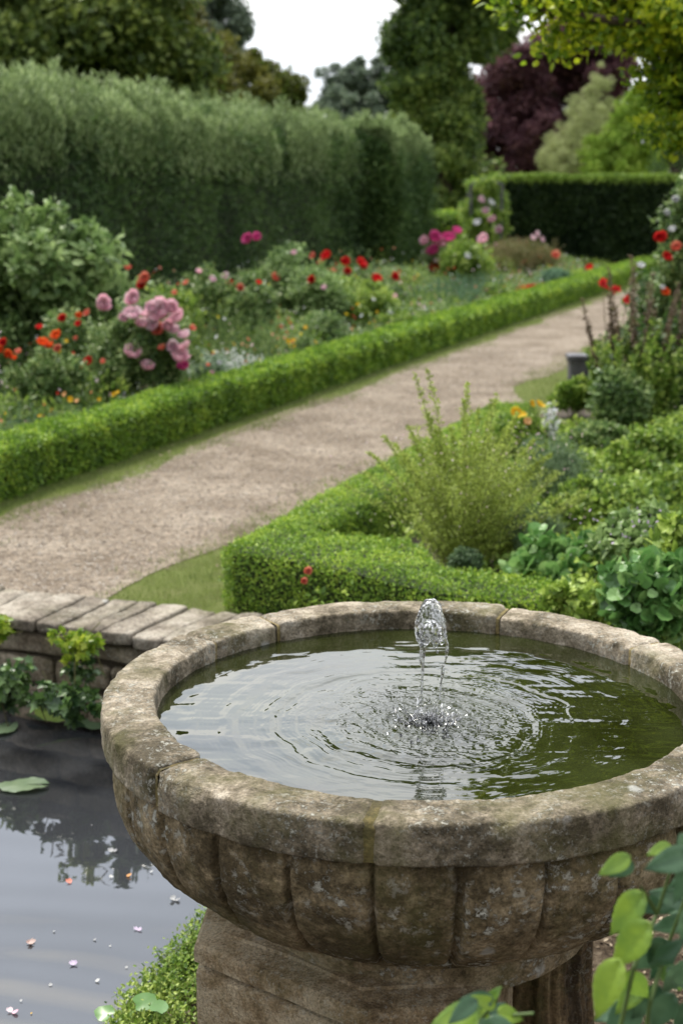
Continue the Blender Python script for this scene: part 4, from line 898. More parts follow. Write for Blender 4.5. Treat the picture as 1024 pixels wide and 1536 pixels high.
tree('parkland_tree', D(318, 60, 80)[:2], .4, [el(318, 52, 80, 2.15, 2.2), el(330, 90, 80, 1.5, 1.6), el(300, 20, 81, 1.5, 1.3)], 16000, .26, M['far'], 'distant round grey-green tree rising behind the olive yellow tree', 60, .7)
tree('parkland_tree', D(530, 150, 110)[:2], .5, [el(520, 128, 110, 2.2, 1.9), el(560, 145, 112, 2.2, 2.0), el(495, 155, 110, 1.1, 1.3), el(588, 125, 111, 1.6, 2.2), el(530, 190, 110, 5.2, 3.)], 34000, .30, M['far'], 'hazy distant tree at the right foot of the open sky', 220, .5, shell=.2)
tree('tall_tree', D(660, 300, 48)[:2], .4, [el(652, 250, 48, 1.35, 2.6), el(655, 150, 48, 1.3, 2.4), el(645, 60, 48, 1.4, 3.0), el(690, 30, 49, 1.2, 2.2), el(738, 30, 50, .75, 1.5), el(605, 90, 48, .7, 1.6), el(612, 200, 48, .7, 1.2), el(675, 200, 49, .9, 2.6), el(680, -80, 48, 2.4, 3.4), el(690, -200, 48, 2.6, 3.2)],
     150000, .19, M['tree'], 'tall green tree in the middle between the open sky and the copper-leaved tree', 330, .6, limbs=14)
tree('copper_beech', D(835, 300, 58)[:2], .5, [el(800, 190, 58, 2.25, 3.3), el(865, 130, 58, 2.1, 3.0), el(900, 80, 59, 1.5, 2.), el(765, 240, 57, 1.4, 1.8), el(775, 110, 57, .9, 1.3), el(870, 240, 57, 2., 2.2), el(740, 160, 58, 1.1, 2.0), el(780, 150, 57, 1.4, 2.6), el(835, 65, 58, 1.6, 1.5)],
     150000, .17, M['beech'], 'purple copper-leaved tree behind the dark clipped hedge', 220, .55)
tree('pale_willow', D(868, 290, 44)[:2], .15, [el(858, 235, 44, 1.05, 1.0), el(880, 190, 44, .8, 1.1), el(897, 150, 44, .38, 1.0), el(835, 250, 44, .6, .6)], 40000, .08, M['olive'], 'pale silvery olive conical tree leaning right above the dark clipped hedge', 260, .17, T_NEED, up=1.)
tree('garden_tree', D(950, 290, 42)[:2], .15, [el(935, 225, 42, 1.0, 1.1), el(975, 215, 42, .95, 1.3), el(900, 250, 42, .6, .6), el(960, 175, 42, .7, .7)], 24000, .11, M['lime'], 'bright lime green rounded tree above the right part of the dark clipped hedge', 170, .24)
tree('conifer', D(1012, 290, 38)[:2], .15, [el(1018, 200, 38, .62, 1.5), el(1020, 250, 38, .75, 1.2)], 12000, .09, M['tall'], 'narrow grey-green conifer at the right edge beside the lime green tree', 50, .25, T_NEED, up=1.5)
tree('dark_tree', (20.5, 62), .5, [((21, 62, 6), (5, 4, 6)), ((14.5, 66, 4.5), (4, 3, 4.5)), ((27, 60, 8), (5, 4, 7))], 40000, .3, M['tree'], 'broad dark green trees closing the view behind the lime green tree', 80, 1.2)
# overhanging tree, trunk outside the frame on the right
tree('overhanging_tree', (5.6, 10.5), .28, [el(1030, 40, 9.3, .48, .36, .8), el(945, 0, 9.2, .34, .16, .4), el(850, -5, 9.0, .28, .12, .3), el(785, 5, 8.9, .14, .10, .2), el(842, 60, 9.0, .09, .07, .1), el(1000, 120, 9.3, .17, .18, .4), el(1015, 195, 9.2, .15, .18, .3), el(1070, 130, 9.4, .42, .5, .6), el(900, 40, 9.1, .10, .08, .15),
     ((1.95, 10, 3.86), (1.0, .9, .60)), ((2.0, 10.6, 4.25), (1.0, .9, .8)), ((2.8, 10, 4.6), (1.2, 1.3, 1.3))],
     110000, .058, M['spray'], 'yellow-green leafy branches of a near tree hanging into the upper right corner', 760, .17, T_LEAF, limbs=60, shell=.2, flat=.7)
def woods():
    mb = MB(); 
    for k in range(60):
        x = rng.uniform(-90, 90); y = rng.uniform(120, 150); h = rng.uniform(4, 6.5)
        P, N3, cc = cloud((x, y, h*.4), (6, 4, h*.6), 900, 24, 1.3, .5); leafify(mb, P, N3, .6, T_DIA)
    o = mb.build('far_woods', M['far'], None, loc=(0, 130, 0)); tag(o, 'low band of far woodland beyond the garden', kind='stuff')
woods()
def midwood():
    mb = MB()
    for x, y, h, r in ((4.2, 56, 4, 1.6), (1.8, 60, 3.4, 2.6), (9, 64, 2.6, 3.), (-3, 62, 4, 3), (-9, 58, 5, 4), (-16, 50, 6, 5)):
        P, N3, cc = cloud((x, y, h*.45), (r, 2, h*.55), 7000, 40, .8, .5); leafify(mb, P, N3, .24, T_DIA)
    o = mb.build('shrubbery', M['tree'], None, loc=(0, 55, 0)); tag(o, 'dark mass of shrubs under the tall trees', kind='stuff')
midwood()

# ------------------------------------------------------------------ left border flowers
BG = 'shrubs in the left border'
bush('viburnum_shrub', 62, -2.3, 292, 250, M['vib'], .10, 7500, 'large pale-leaved green shrub at far left in front of the tall hedge', 'shrub', tm=T_LEAF, clumps=130, cr_=.12, stems=14, depth=.8, group=BG)
bush('viburnum_shrub', 150, -2.6, 395, 110, M['vib'], .10, 2600, 'lower arching shoot of the pale-leaved shrub at far left', 'shrub', tm=T_LEAF, clumps=40, cr_=.12, stems=10, group=BG)
rb = bush('rose_bush', 208, -.75, 448, 165, M['shrub'], .036, 15000, 'rose bush covered in large pink blooms close behind the low hedge', 'rose bush', clumps=90, cr_=.09, stems=12, group='rose bushes',
     blooms=[(228, 462, 'palepink', .085), (257, 462, 'pink', .095), (252, 490, 'pink', .085), (222, 472, 'pink', .08), (262, 497, 'palepink', .08), (186, 478, 'palepink', .07), (280, 520, 'pink', .075), (260, 520, 'palepink', .08), (154, 456, 'pink', 0.105), (201, 448, 'pink', 0.101), (200, 474, 'palepink', 0.119), (243, 466, 'pink', 0.149), (268, 478, 'pink', 0.113), (233, 486, 'palepink', 0.106), (240, 495, 'coral', 0.084), (198, 530, 'pink', 0.119), (220, 552, 'pink', 0.101), (268, 535, 'pink', 0.131), (275, 552, 'magenta', 0.084), (277, 505, 'palepink', 0.084), (215, 487, 'pink', 0.089), (244, 522, 'coral', 0.048), (288, 493, 'coral', 0.048)], bs=.09, depth=.7)
bush('rose_bush', 150, -.95, 505, 90, M['shrub'], .032, 5000, 'small rose bush with red and orange blooms left of the pink roses', 'rose bush', clumps=40, cr_=.08, group='rose bushes',
     blooms=[(134, 543, 'red', .062), (155, 543, 'coral', .038), (118, 474, 'orange', .045), (119, 486, 'red', .045), (114, 508, 'coral', .03)])
bush('orange_dahlia', 60, -1.1, 512, 130, M['shrub'], .036, 6000, 'plant with orange-red flowers at the left edge beneath the pale shrub', 'flowering plant', clumps=50, cr_=.08,
     blooms=[(64, 516, 'orange', .075), (76, 520, 'orange', .06), (86, 504, 'orange', .068), (88, 523, 'coral', .05), (6, 514, 'red', .05), (12, 532, 'orange', .055), (28, 528, 'coral', .04), (2, 525, 'orange', .05), (22, 538, 'orange', .04), (100, 512, 'yellow', .035)])
stemmy('lavender', BP(18, -.62), 150, .42, .42, .5, 46, .026, M['blue'], 'grey-blue feathery lavender clump at left edge behind the low hedge', 'lavender', T_NEED, group='grey-blue clumps along the low hedge')
stemmy('lavender', BP(-60, -.62), 90, .40, .42, .5, 46, .026, M['blue'], 'grey-blue feathery clump partly cut by the left edge of the photo', 'lavender', T_NEED, group='grey-blue clumps along the low hedge')
def marigolds(pts, o, kinds, label, sz=.035, name='marigold', hgt=.3, n=900, w=.16):
    p = BP(np.mean([q[0] for q in pts]), o); root = thing(name, (*p, 0), label, 'flowering plant', 'small bright flowers just behind the low hedge'); L = np.array([*p, 0.]); st = MB(); mb = MB()
    for q, kd in zip(pts, kinds*20):
        b = D(q[0], q[1], p[1]+rng.normal()*.05); V, Fs = tube([[b[0]+rng.normal()*.02, b[1], 0], [b[0], b[1], b[2]*.5], b-[0, 0, sz*.2]], .003, 5); st.add(V, Fs); bloom(root, L, b, sz*rng.uniform(.85, 1.2), DM[kd])
        P, N3, cc = cloud((b[0], b[1], b[2]*.45), (w*.6, w*.6, b[2]*.45), n//2, 14, .05, .3); leafify(mb, P, N3, .026, T_DIA, .8)
    st.build('stems', M['stem'], root, loc=L); mb.build('foliage', M['shrub'], root, loc=L); return root
marigolds([(60, 625), (79, 616)], -.5, ['yellow'], 'two small yellow flowers above the near end of the low hedge', .035)
marigolds([(98, 592), (106, 600), (116, 602)], -.5, ['peach', 'yellow'], 'cluster of peach and yellow flowers left of the lone yellow one by the low hedge', .045)
marigolds([(149, 600), (171, 592), (177, 590)], -.48, ['yellow'], 'bright yellow flowers beneath the red and orange roses', .042)
for pxs, o, top, nn, lab in ((345, -1.5, 445, 130, 'tall grassy green clump right of the pink roses'), (395, -1.0, 485, 110, 'soft green grassy clump left of the small yellow flowers'), (305, -1.3, 470, 70, 'narrow grassy clump directly behind the pink roses')):
    p = BP(pxs, o); stemmy('grassy_clump', p, nn, H(pxs, top, p), .36, .35, 40, .05, M['shrub'], lab, 'plant', T_NEED, group='grassy clumps in the border', up=1.6)
p = BP(335, -.55); stemmy('silver_phlox', p, 70, H(335, 512, p)-.0, .26, .3, 26, .035, M['grey'], 'silvery plant with small white flowers right of the pink roses', 'flowering plant', topn=16, topmat=M['white'], topleaf=.03, toplen=.3)
p = BP(300, -.5); bush('white_phlox', 308, -.5, 520, 60, M['grey'], .03, 2500, 'low silvery mound touching the pink roses on their right', 'plant', clumps=30, cr_=.06, blooms=[(312, 548, 'coral', .03), (330, 545, 'white', .035), (318, 560, 'pink', .03)])
p = BP(322, -2.8); stemmy('astilbe', p, 14, H(322, 404, p), .20, .25, 30, .05, M['shrub'], 'dusky mauve flower spikes in front of the tall hedge', 'flowering plant', topn=90, topmat=M['mauve'], topleaf=.05, toplen=.22)
bush('rose_bush', 222, -2.1, 408, 90, M['shrub'], .05, 4500, 'rose bush with two coral red blooms behind the pink roses', 'rose bush', clumps=36, cr_=.12, blooms=[(218, 419, 'coral', .10), (215, 427, 'red', .09), (192, 402, 'peach' if False else 'coral', .06)], group='rose bushes')
bush('rose_bush', 432, -2.3, 372, 150, M['vib'], .06, 9000, 'tall rose bush with a single magenta bloom high on its left stem', 'rose bush', clumps=80, cr_=.14, stems=12, group='rose bushes',
     blooms=[(373, 359, 'magenta', .115), (385, 357, 'magenta', .10), (345, 431, 'red', .13), (338, 416, 'palepink', .09), (412, 417, 'coral', .10), (396, 447, 'red', .09), (441, 380, 'palepink', .06)])
bush('yellow_daylily', 283, -2.2, 432, 40, M['fresh'], .05, 1500, 'small yellow-green upright plant between the pink roses and the tall hedge', 'plant', clumps=14, cr_=.09, up=1.)
bush('hydrangea', 528, -1.5, 420, 135, M['fresh'], .045, 13000, 'rounded yellow-green bush speckled with tiny white flowers in mid border', 'shrub', clumps=90, cr_=.12, group=BG, blooms=[(500, 470, 'white', .04), (540, 488, 'white', .045), (585, 470, 'white', .06), (560, 450, 'white', .04), (490, 500, 'white', .04)])
bush('rose_bush', 530, -2.6, 400, 165, M['shrub'], .055, 9000, 'rose bush dotted with bright red blooms against the dark gap in the tall hedge', 'rose bush', clumps=70, cr_=.15, group='rose bushes',
     blooms=[(490, 385, 'red', .13), (483, 394, 'coral', .10), (517, 394, 'red', .12), (540, 396, 'red', .14), (520, 409, 'red', .11), (564, 420, 'red', .14), (591, 416, 'red', .11), (470, 384, 'coral', .08), (547, 402, 'red', .10), (500, 407, 'coral', .07)])
marigolds([(432, 513), (440, 511), (442, 520), (458, 492), (472, 514), (500, 522)], -.5, ['yellow'], 'scattered small yellow flowers along the middle of the low hedge', .05, n=1400)
for pxs, o, top, lab, mt_ in ((625, -1.4, 455, 'green mound left of the tall catmint', 'vib'), (598, -.8, 470, 'low yellow-green mound above the middle of the low hedge', 'fresh'), (640, -2.3, 415, 'green bush at the foot of the far feathery hedge block', 'shrub'), (560, -.7, 500, 'dark leafy mound against the low hedge below the round bush', 'shrub'), (480, -.9, 470, 'leafy plant behind the small yellow flowers', 'shrub')):
    bush('border_plant', pxs, o, top, 85, M[mt_], .045, 4500, lab, 'plant', clumps=40, cr_=.10, group='leafy mounds in the border')
for pxs, o, top, sp, lab in ((668, -1.0, 402, .42, 'nearer tall grey-green catmint clump behind the low hedge'), (708, -1.2, 400, .5, 'farther grey-green catmint clump behind the low hedge')):
    p = BP(pxs, o); stemmy('catmint', p, 170, H(pxs, top, p), sp, .3, 40, .055, M['blue'], lab, 'plant', T_NEED, up=1.5, group='catmint clumps', rad=.004)
bush('rose_bush', 665, -2.6, 362, 70, M['shrub'], .07, 4500, 'distant rose bush with deep pink blooms at the end of the tall hedge', 'rose bush', clumps=50, cr_=.2, group='rose bushes', bs=.15,
     blooms=[(651, 358, 'magenta', .20), (672, 359, 'magenta', .2), (664, 366, 'pink', .17), (650, 378, 'magenta', .2), (655, 392, 'palepink', .15), (650, 405, 'red', .19), (684, 348, 'magenta', .15), (636, 362, 'pink', .14)])
bush('hydrangea', 698, -2.0, 362, 80, M['fresh'], .075, 5500, 'light green bush beneath the far rose arch', 'shrub', clumps=60, cr_=.2, group=BG, blooms=[(725, 360, 'pink', .16), (700, 385, 'white', .1)])
bush('smoke_bush', 785, -1.9, 362, 125, M['rusty'], .075, 13000, 'wide olive and russet bush in front of the dark clipped hedge', 'shrub', clumps=110, cr_=.2, tm=T_NEED, up=1.5, group=BG, blooms=[(832, 384, 'coral', .15), (804, 352, 'palepink', .10), (798, 358, 'palepink', .1), (812, 360, 'palepink', .08)], hmul=1.)
bush('red_salvia', 793, -.55, 430, 46, M['shrub'], .05, 1200, 'low plant with a band of red flowers against the far low hedge', 'flowering plant', clumps=18, cr_=.09, depth=.6, bs=.09, blooms=[(778, 437, 'red', .10), (785, 435, 'orange', .10), (792, 434, 'red', .11), (799, 433, 'red', .10), (806, 431, 'orange', .09), (788, 439, 'red', .08)])
bush('border_plant', 745, -.8, 430, 70, M['fresh'], .06, 3500, 'green mound left of the band of red flowers', 'plant', clumps=30, cr_=.13, group='leafy mounds in the border')
bush('border_plant', 835, -.7, 408, 60, M['blue'], .06, 3500, 'grey-green mound right of the band of red flowers', 'plant', clumps=30, cr_=.14, group='leafy mounds in the border')
p = BP(866, -.5); stemmy('yellow_spire', p, 9, H(866, 392, p), .09, .1, 40, .08, M['lime'], 'small yellow-green spire near the far end of the low hedge', 'plant', T_DIA, up=1.4)
bush('border_plant', 884, -.8, 402, 30, M['shrub'], .06, 900, 'tiny bush with a red flower at the far end of the low hedge', 'plant', clumps=12, cr_=.1, blooms=[(884, 403, 'red', .14)], group='leafy mounds in the border')
bush('rose_bush', 300, -2.5, 400, 110, M['shrub'], .055, 6500, 'leafy rose bush with pale buds directly behind the grassy clump', 'rose bush', clumps=55, cr_=.13, group='rose bushes', blooms=[(280, 425, 'coral', .06), (318, 420, 'palepink', .07), (298, 408, 'pink', .06)])
bush('rose_bush', 605, -2.7, 402, 90, M['vib'], .06, 4500, 'leafy rose bush with red blooms right of the dark gap', 'rose bush', clumps=45, cr_=.15, group='rose bushes', blooms=[(598, 412, 'red', .11), (622, 420, 'coral', .09), (585, 428, 'red', .10)])
bush('rose_bush', 100, -1.6, 462, 110, M['shrub'], .05, 5500, 'rose bush with scattered red blooms between the pale shrub and the pink roses', 'rose bush', clumps=50, cr_=.11, group='rose bushes', blooms=[(95, 478, 'red', .06), (132, 470, 'coral', .05), (60, 492, 'red', .05)])
for pxs, o_, top, wd_, mt_, lab, bl in ((370, -1.9, 415, 95, 'shrub', 'leafy rose bush with coral blooms between the grassy clump and the tall rose bush', [(360, 432, 'coral', .07), (388, 425, 'red', .06)]), (475, -1.7, 408, 90, 'vib', 'leafy pale green rose bush left of the rounded yellow-green bush', [(468, 420, 'red', .08), (486, 432, 'palepink', .06)]), (575, -1.9, 428, 90, 'shrub', 'leafy rose bush right of the rounded yellow-green bush', [(570, 440, 'red', .08), (592, 446, 'pink', .07)]), (250, -1.7, 432, 120, 'fresh', 'fresh green leafy bush rising behind the pink roses', [(262, 440, 'coral', .05)])):
    bush('rose_bush', pxs, o_, top, wd_, M[mt_], .055, 6500, lab, 'rose bush', clumps=60, cr_=.12, group='rose bushes', blooms=bl)
# filler ground cover in the left border
def cover(name, pts, leaf, mat, label, hgt=.14, tm=T_DIA, up=.6, nz_f=2.5):
    P = np.column_stack([pts, np.abs(hgt*(.55+.9*fbm(np.column_stack([pts, 0*pts[:, 0]]), nz_f, 3, 91)))*rng.uniform(.3, 1, len(pts))]); N3 = np.tile([0, 0, 1.], (len(P), 1))
    mb = MB(); leafify(mb, P, N3, leaf, tm, up, 1.1); o = mb.build(name, mat, None, loc=(*pts[0], 0)); return tag(o, label, kind='stuff')
n = 42000; s = rng.uniform(0, 1, n)**1.4*27-2.5; o = rng.uniform(-3.95, -.35, n); cover('border_foliage', B(s, o), .05, M['shrub'], 'mixed low green foliage filling the left border', .34)
def fill(name, n, olo, ohi, z0, z1, leaf, mat, label, tm=T_DIA, thr=.0, f=1.6, sd=5, up=.8):
    s = rng.uniform(0, 1, n)**1.4*27-2.5; o = rng.uniform(olo, ohi, n); p_ = B(s, o); q = np.column_stack([p_, 0*s]); c = fbm(q, f, 3, sd); k = c > thr; p_, c = p_[k], c[k]; n = len(p_)
    t = np.clip((c-thr)/.25, 0, 1); back = (o[k]-ohi)/(olo-ohi); top = (z0+(z1-z0)*back)*(.35+.65*t); P = np.column_stack([p_, top*rng.uniform(.25, 1, n)]); mb = MB(); leafify(mb, P, np.tile([.2, -.5, .8], (n, 1)), leaf, tm, up); return tag(mb.build(name, mat, None, loc=(*p_[0], 0)), label, kind='stuff')
fill('border_foliage', 90000, -3.6, -.6, .36, .85, .06, M['fresh'], 'fresh green stems and leaves rising between the border shrubs', T_NEED, .07, 1.7, 5, 1.6)
fill('border_foliage', 90000, -3.7, -.5, .34, .85, .055, M['shrub'], 'darker leafy stems between the border shrubs', T_LEAF, .09, 1.5, 15, .5)
fill('border_foliage', 30000, -3.2, -.5, .25, .7, .05, M['grey'], 'silvery stems between the border shrubs', T_NEED, .10, 2.0, 25, 1.5)
for kd, nn, sd_, lab in (('red', 500, 31, 'tiny red flowers dotted through the left border'), ('palepink', 500, 35, 'tiny pale pink flowers dotted through the left border'), ('yellow', 350, 38, 'tiny yellow flowers dotted through the left border'), ('white', 700, 41, 'tiny white flowers dotted through the left border'), ('coral', 350, 44, 'tiny coral flowers dotted through the left border')):
    fill('small_blossoms', nn*5, -3.4, -.5, .42, 1.0, .040, M[kd], lab, T_LEAF, .16, 2.3, sd_)
# far rose arch and low far hedge
def arch():
    x0, x1 = D(706, 300, 31)[0], D(752, 300, 31)[0]; zt = D(706, 268, 31)[2]; t = thing('rose_arch', (x0, 31, 0), 'leafy garden arch with climbing roses, left of the dark clipped hedge', 'arch'); L = np.array([x0, 31, 0.]); st = MB(); mb = MB()
    for x in (x0, x1):
        for dy in (-.0, .7):
            V, Fs = tube([[x, 31+dy, 0], [x, 31+dy, zt*.6], [x, 31+dy, zt-.1]], .03, 6); st.add(V, Fs)
    for dy in (0, .7):
        V, Fs = tube([[x0, 31+dy, zt-.12], [(x0+x1)/2, 31+dy, zt], [x1, 31+dy, zt-.12]], .03, 6); st.add(V, Fs)
    st.build('frame', M['iron'], t, loc=L)
    for c, r, m in (((x0, 31.3, zt*.5), (.16, .45, zt*.5), 2200), (((x0+x1)/2, 31.3, zt-.1), (.42, .5, .16), 2200), ((x1, 31.3, zt*.45), (.13, .45, zt*.5), 2200), ((x0+.18, 31.0, zt*.3), (.30, .3, zt*.35), 2600)):
        P, N3, cc = cloud(c, r, m, 30, .13, .3); leafify(mb, P, N3, .08, T_DIA)
    mb.build('climber', M['fresh'], t, loc=L)
    for px, py, kd in ((728, 318, 'palepink'), (720, 300, 'palepink'), (738, 330, 'pink'), (725, 358, 'pink'), (748, 345, 'palepink'), (735, 305, 'white'), (745, 370, 'pink'), (716, 335, 'white')): bloom(t, L, D(px, py, 30.75), .14, RM[kd])
arch()
def simple_hedge(name, c, dim, label, mat, n=5000):
    root = thing(name, (c[0], c[1], 0), label, 'hedge'); L = np.array([c[0], c[1], 0.]); P = np.stack([rng.uniform(-.5, .5, n)*dim[0], -.5*dim[1]*np.ones(n), rng.uniform(0, dim[2], n)], 1); k = rng.uniform(size=n) < .4
    P[k, 1] = rng.uniform(-.5, .5, k.sum())*dim[1]; P[k, 2] = dim[2]; P += L; P += .03*rng.normal(size=P.shape); mb = MB(); leafify(mb, P, np.tile([0, -.5, .7], (n, 1)), .09, T_DIA); mb.build('foliage', mat, root, loc=L)
    V, Fs = rock((dim[0]-.1, dim[1]-.1, dim[2]), .05, 4, .02); mk('inner_twigs', V+[0, 0, dim[2]/2-.08], Fs, M['core'], root)
c = D(678, 380, 36); simple_hedge('clipped_hedge', (c[0]-.3, 36), (3.2, .8, D(678, 320, 36)[2]), 'small far clipped hedge seen between the tall hedge and the rose arch', M['box'])

# ------------------------------------------------------------------ right side
RG = 'tall plants on the right of the path'
bush('dark_shrub', 965, 0, 485, 190, M['dark'], .05, 26000, 'dense dark green shrub right of the slate post', 'shrub', pos=(2.516, 11.20), clumps=130, cr_=.14, tm=T_LEAF, stems=10, group=RG, depth=.8)
bush('dark_shrub', 1010, 0, 380, 150, M['dark'], .05, 16000, 'tall dark shrub at the right edge behind the brown seedheads', 'shrub', pos=(3.128, 13.20), clumps=90, cr_=.17, tm=T_LEAF, stems=10, group=RG)
bush('climbing_rose', 1030, 0, 245, 115, M['shrub'], .055, 14000, 'tall climbing rose with small red and white flowers cut by the right edge', 'rose bush', pos=(2.958, 12.20), clumps=110, cr_=.15, tm=T_LEAF, stems=12, group='rose bushes', bs=.07,
     blooms=[(990, 358, 'red', .09), (998, 387, 'red', .08), (1014, 372, 'coral', .08), (996, 440, 'orange', .07), (987, 497, 'coral', .085), (998, 320, 'white', .05), (1008, 345, 'white', .05), (992, 432, 'white', .04), (960, 400, 'white', .06), (1012, 300, 'white', .05)])
p = np.array((2.285, 11.00)); stemmy('tall_seedheads', p, 20, H(965, 352, p), .28, .16, 26, .05, M['rusty'], 'tall brown dried flower stems at right, above the spiky green plants', 'flowering plant', smat='drystem', group=RG, topn=160, topmat=M['dry'], topleaf=.034, toplen=.5, rad=.005)
p = np.array((2.213, 11.60)); stemmy('red_thistle', p, 3, H(928, 378, p), .04, .08, 10, .05, M['rusty'], 'single red flower on a tall dark stem beside the far end of the path', 'flowering plant', smat='drystem', topn=46, topmat=M['red'], topleaf=.05, toplen=.035, rad=.006, hvar=.05)
p = np.array((2.243, 10.80)); stemmy('spiky_salvia', p, 60, H(925, 458, p), .28, .2, 110, .05, M['fresh'], 'upright spiky bright green stems right of the slate post', 'plant', T_LEAF, group=RG, up=.6, hvar=.3, rad=.004)
p = np.array((2.113, 11.00)); stemmy('spiky_salvia', p, 16, H(900, 455, p), .10, .1, 80, .042, M['shrub'], 'narrow upright green stems nearest to the slate post', 'plant', T_LEAF, group=RG, up=.6, hvar=.3, rad=.004)
bush('leafy_mound', 945, 0, 560, 80, M['shrub'], .045, 9000, 'mid green leafy mound at the foot of the spiky stems', 'plant', pos=(2.060, 10.40), clumps=70, cr_=.10, tm=T_LEAF)
# slate post
def post():
    p = G(866, 574, 0); t = thing('garden_post', (p[0], p[1], 0), 'short dark slate post with a wider cap beside the gravel path', 'post'); zt = D(866, 531, p[1])[2]; w_ = 36/F_*p[1]
    V, Fs = rock((w_*.8, w_*.8, zt-.05), .015, 6, .003); mk('shaft', V+[0, 0, (zt-.05)/2], Fs, M['iron'], t, smooth=True)
    V, Fs = rock((w_, w_, .05), .015, 6, .002); mk('cap', V+[0, 0, zt-.025], Fs, M['iron'], t, smooth=True)
    V, Fs = rock((w_*.9, w_*.9, .03), .01, 6, .002); mk('collar', V+[0, 0, zt-.066], Fs, M['iron'], t, smooth=True)
post()
# yellow flowers and white spire
bush('yellow_daylily', 790, 0, 618, 90, M['fresh'], .05, 4500, 'bright green clump with bold yellow flowers between wispy shrub and path', 'flowering plant', pos=(1.132, 8.90), clumps=40, cr_=.09, up=.8, blooms=[(773, 621, 'yellow', .09), (783, 624, 'yellow', .06), (808, 609, 'yellow', .075), (790, 633, 'peach', .06), (796, 606, 'yellow', .05)], bk='daisy', hmul=.9)
p = np.array((1.360, 8.90)); stemmy('white_foxglove', p, 3, H(846, 566, p), .05, .05, 50, .05, M['fresh'], 'white flower spire rising beside the slate post', 'flowering plant', topn=44, topmat=M['white'], topleaf=.042, toplen=.42, hvar=.25, rad=.005)
# wispy shrub in the middle
p = np.array([.58, 6.55]); hw = H(640, 556, p)
r_ = stemmy('wispy_shrub', p, 48, .80, .14, .78, 520, .0165, M['heath'], 'airy yellow-green heather-like shrub with tiny pale flowers inside the corner of the low hedge', 'shrub', T_DIA, smat='twig', rad=.0022, curve=.35, lstart=.12, up=.8, br=.15, hvar=.32)
def tall_wisps(root):
    L = np.array([p[0], p[1], 0.]); n = 11000; u = rv(n)*rng.uniform(.1, 1, n)[:, None]**.5; P = L+[.02, 0, .36]+u*[.40, .32, .30]; P[:, 0] = L[0]+(P[:, 0]-L[0])*(.35+.75*np.clip(P[:, 2]/.55, 0, 1)); P = P[(fbm(P, 9, 3, 61) > -.12) & (P[:, 2] > .05)]
    mb = MB(); n = len(P); V, Fs, r = inst(P, rv(n)+[0, 0, .7], rv(n), rng.uniform(.007, .015, n), T_DIA, rng.uniform(0, 1, n)); mb.add(V, Fs, r); mb.build('inner_leaves', M['heath'], root, loc=L); st = MB(); lf = MB(); fl = MB()
    for px, py, bx in ((622, 562, 660), (641, 556, 668), (612, 640, 650), (574, 655, 645), (552, 680, 640), (592, 668, 655), (675, 640, 690), (694, 600, 695), (718, 612, 700), (745, 590, 712), (738, 600, 706), (700, 575, 694), (652, 640, 675), (665, 655, 690), (760, 640, 715), (800, 660, 720), (775, 620, 716), (812, 690, 722), (640, 620, 668), (828, 680, 725)):
        tip = D(px, py, p[1]+rng.normal()*.10); b0 = np.array([p[0]+(bx-690)*.002, p[1], .05]); t = np.linspace(0, 1, 9)[:, None]; mid = (b0+tip)/2+[(b0[0]-tip[0])*.22, 0, .05]
        pts = (1-t)**2*b0+2*t*(1-t)*mid+t*t*tip; V, Fs = tube(pts, np.linspace(.0028, .0008, 9), 5); st.add(V, Fs)
        m = 420; u = rng.uniform(.2, 1, m); tt = t[:, 0]; P = np.stack([np.interp(u, tt, pts[:, c]) for c in range(3)], 1); o = rv(m); P = P+o*(.005+.028*np.sin(u*pi)**1)[:, None]*rng.uniform(0, 1, m)[:, None]
        V, Fs, r = inst(P, o*[1, 1, .5]+[0, 0, .8], rv(m), .016*rng.uniform(.6, 1.3, m), T_DIA, rng.uniform(.2, 1, m)); lf.add(V, Fs, r)
    # side twigs carrying tiny flowers
    m = 420; P = L+np.stack([rng.normal(size=m)*.26+.05, rng.normal(size=m)*.2, rng.uniform(.2, .7, m)], 1); V, Fs, r = inst(P, rv(m), rv(m), rng.uniform(.006, .014, m), T_LEAF, rng.uniform(0, 1, m)); fl.add(V, Fs, r)
    st.build('long_shoots', M['twig'], root, loc=L); lf.build('shoot_leaves', M['heath'], root, loc=L); tag(fl.build('tiny_flowers', M['palepink'], root, loc=L), kind='stuff')
tall_wisps(r_)
# big-leaved and ferny cover of the right bed
def rbed(n, xr, yr, cond=None):
    P = np.column_stack([rng.uniform(*xr, n), rng.uniform(*yr, n)]); so = np.stack([(P-P0)@PD, (P-P0)@PN], 1)
    ok = (so[:, 1] > 2.42) & ((P[:, 1] > 5.45) | (P[:, 0] > .88)) & (np.hypot(P[:, 0]-p[0], P[:, 1]-p[1]) > .16)
    if cond is not None: ok &= cond(P)
    return P[ok]
def mounds(name, n, leaf, mat, label, centres, tm, up=.4, jit=.9, cnum=16):
    root = None; mb = MB()
    for (x, y, r, h) in centres:
        z0 = float(gz(np.array([x]), np.array([y]))[0]); P, N3, cc = cloud((x, y, z0+h*.35), (r, r, h*.65), n, cnum, r*.30, .45, .7, -.35); P[:, 2] = np.maximum(P[:, 2], z0+.01); leafify(mb, P, N3, leaf, tm, up, jit)
    o = mb.build(name, mat, None, loc=(*centres[0][:2], 0)); return tag(o, label, kind='stuff')
q = rbed(110000, (-.2, 5), (5.2, 10.8)); _o = (q-P0)@PN; q = q[(_o > 3.0+.15*rng.normal(size=len(q))) | (q[:, 1] > 8.3) | (rng.uniform(size=len(q)) < .25)]; cover('bed_foliage', q, .034, M['cover'], 'low mixed green foliage covering the bed right of the wispy shrub', .22, T_LEAF, .4, 2.2)
cs = [(x, y, rng.uniform(.16, .34), rng.uniform(.16, .30)) for x, y in rbed(120, (1.0, 3.6), (5.4, 10.0))]
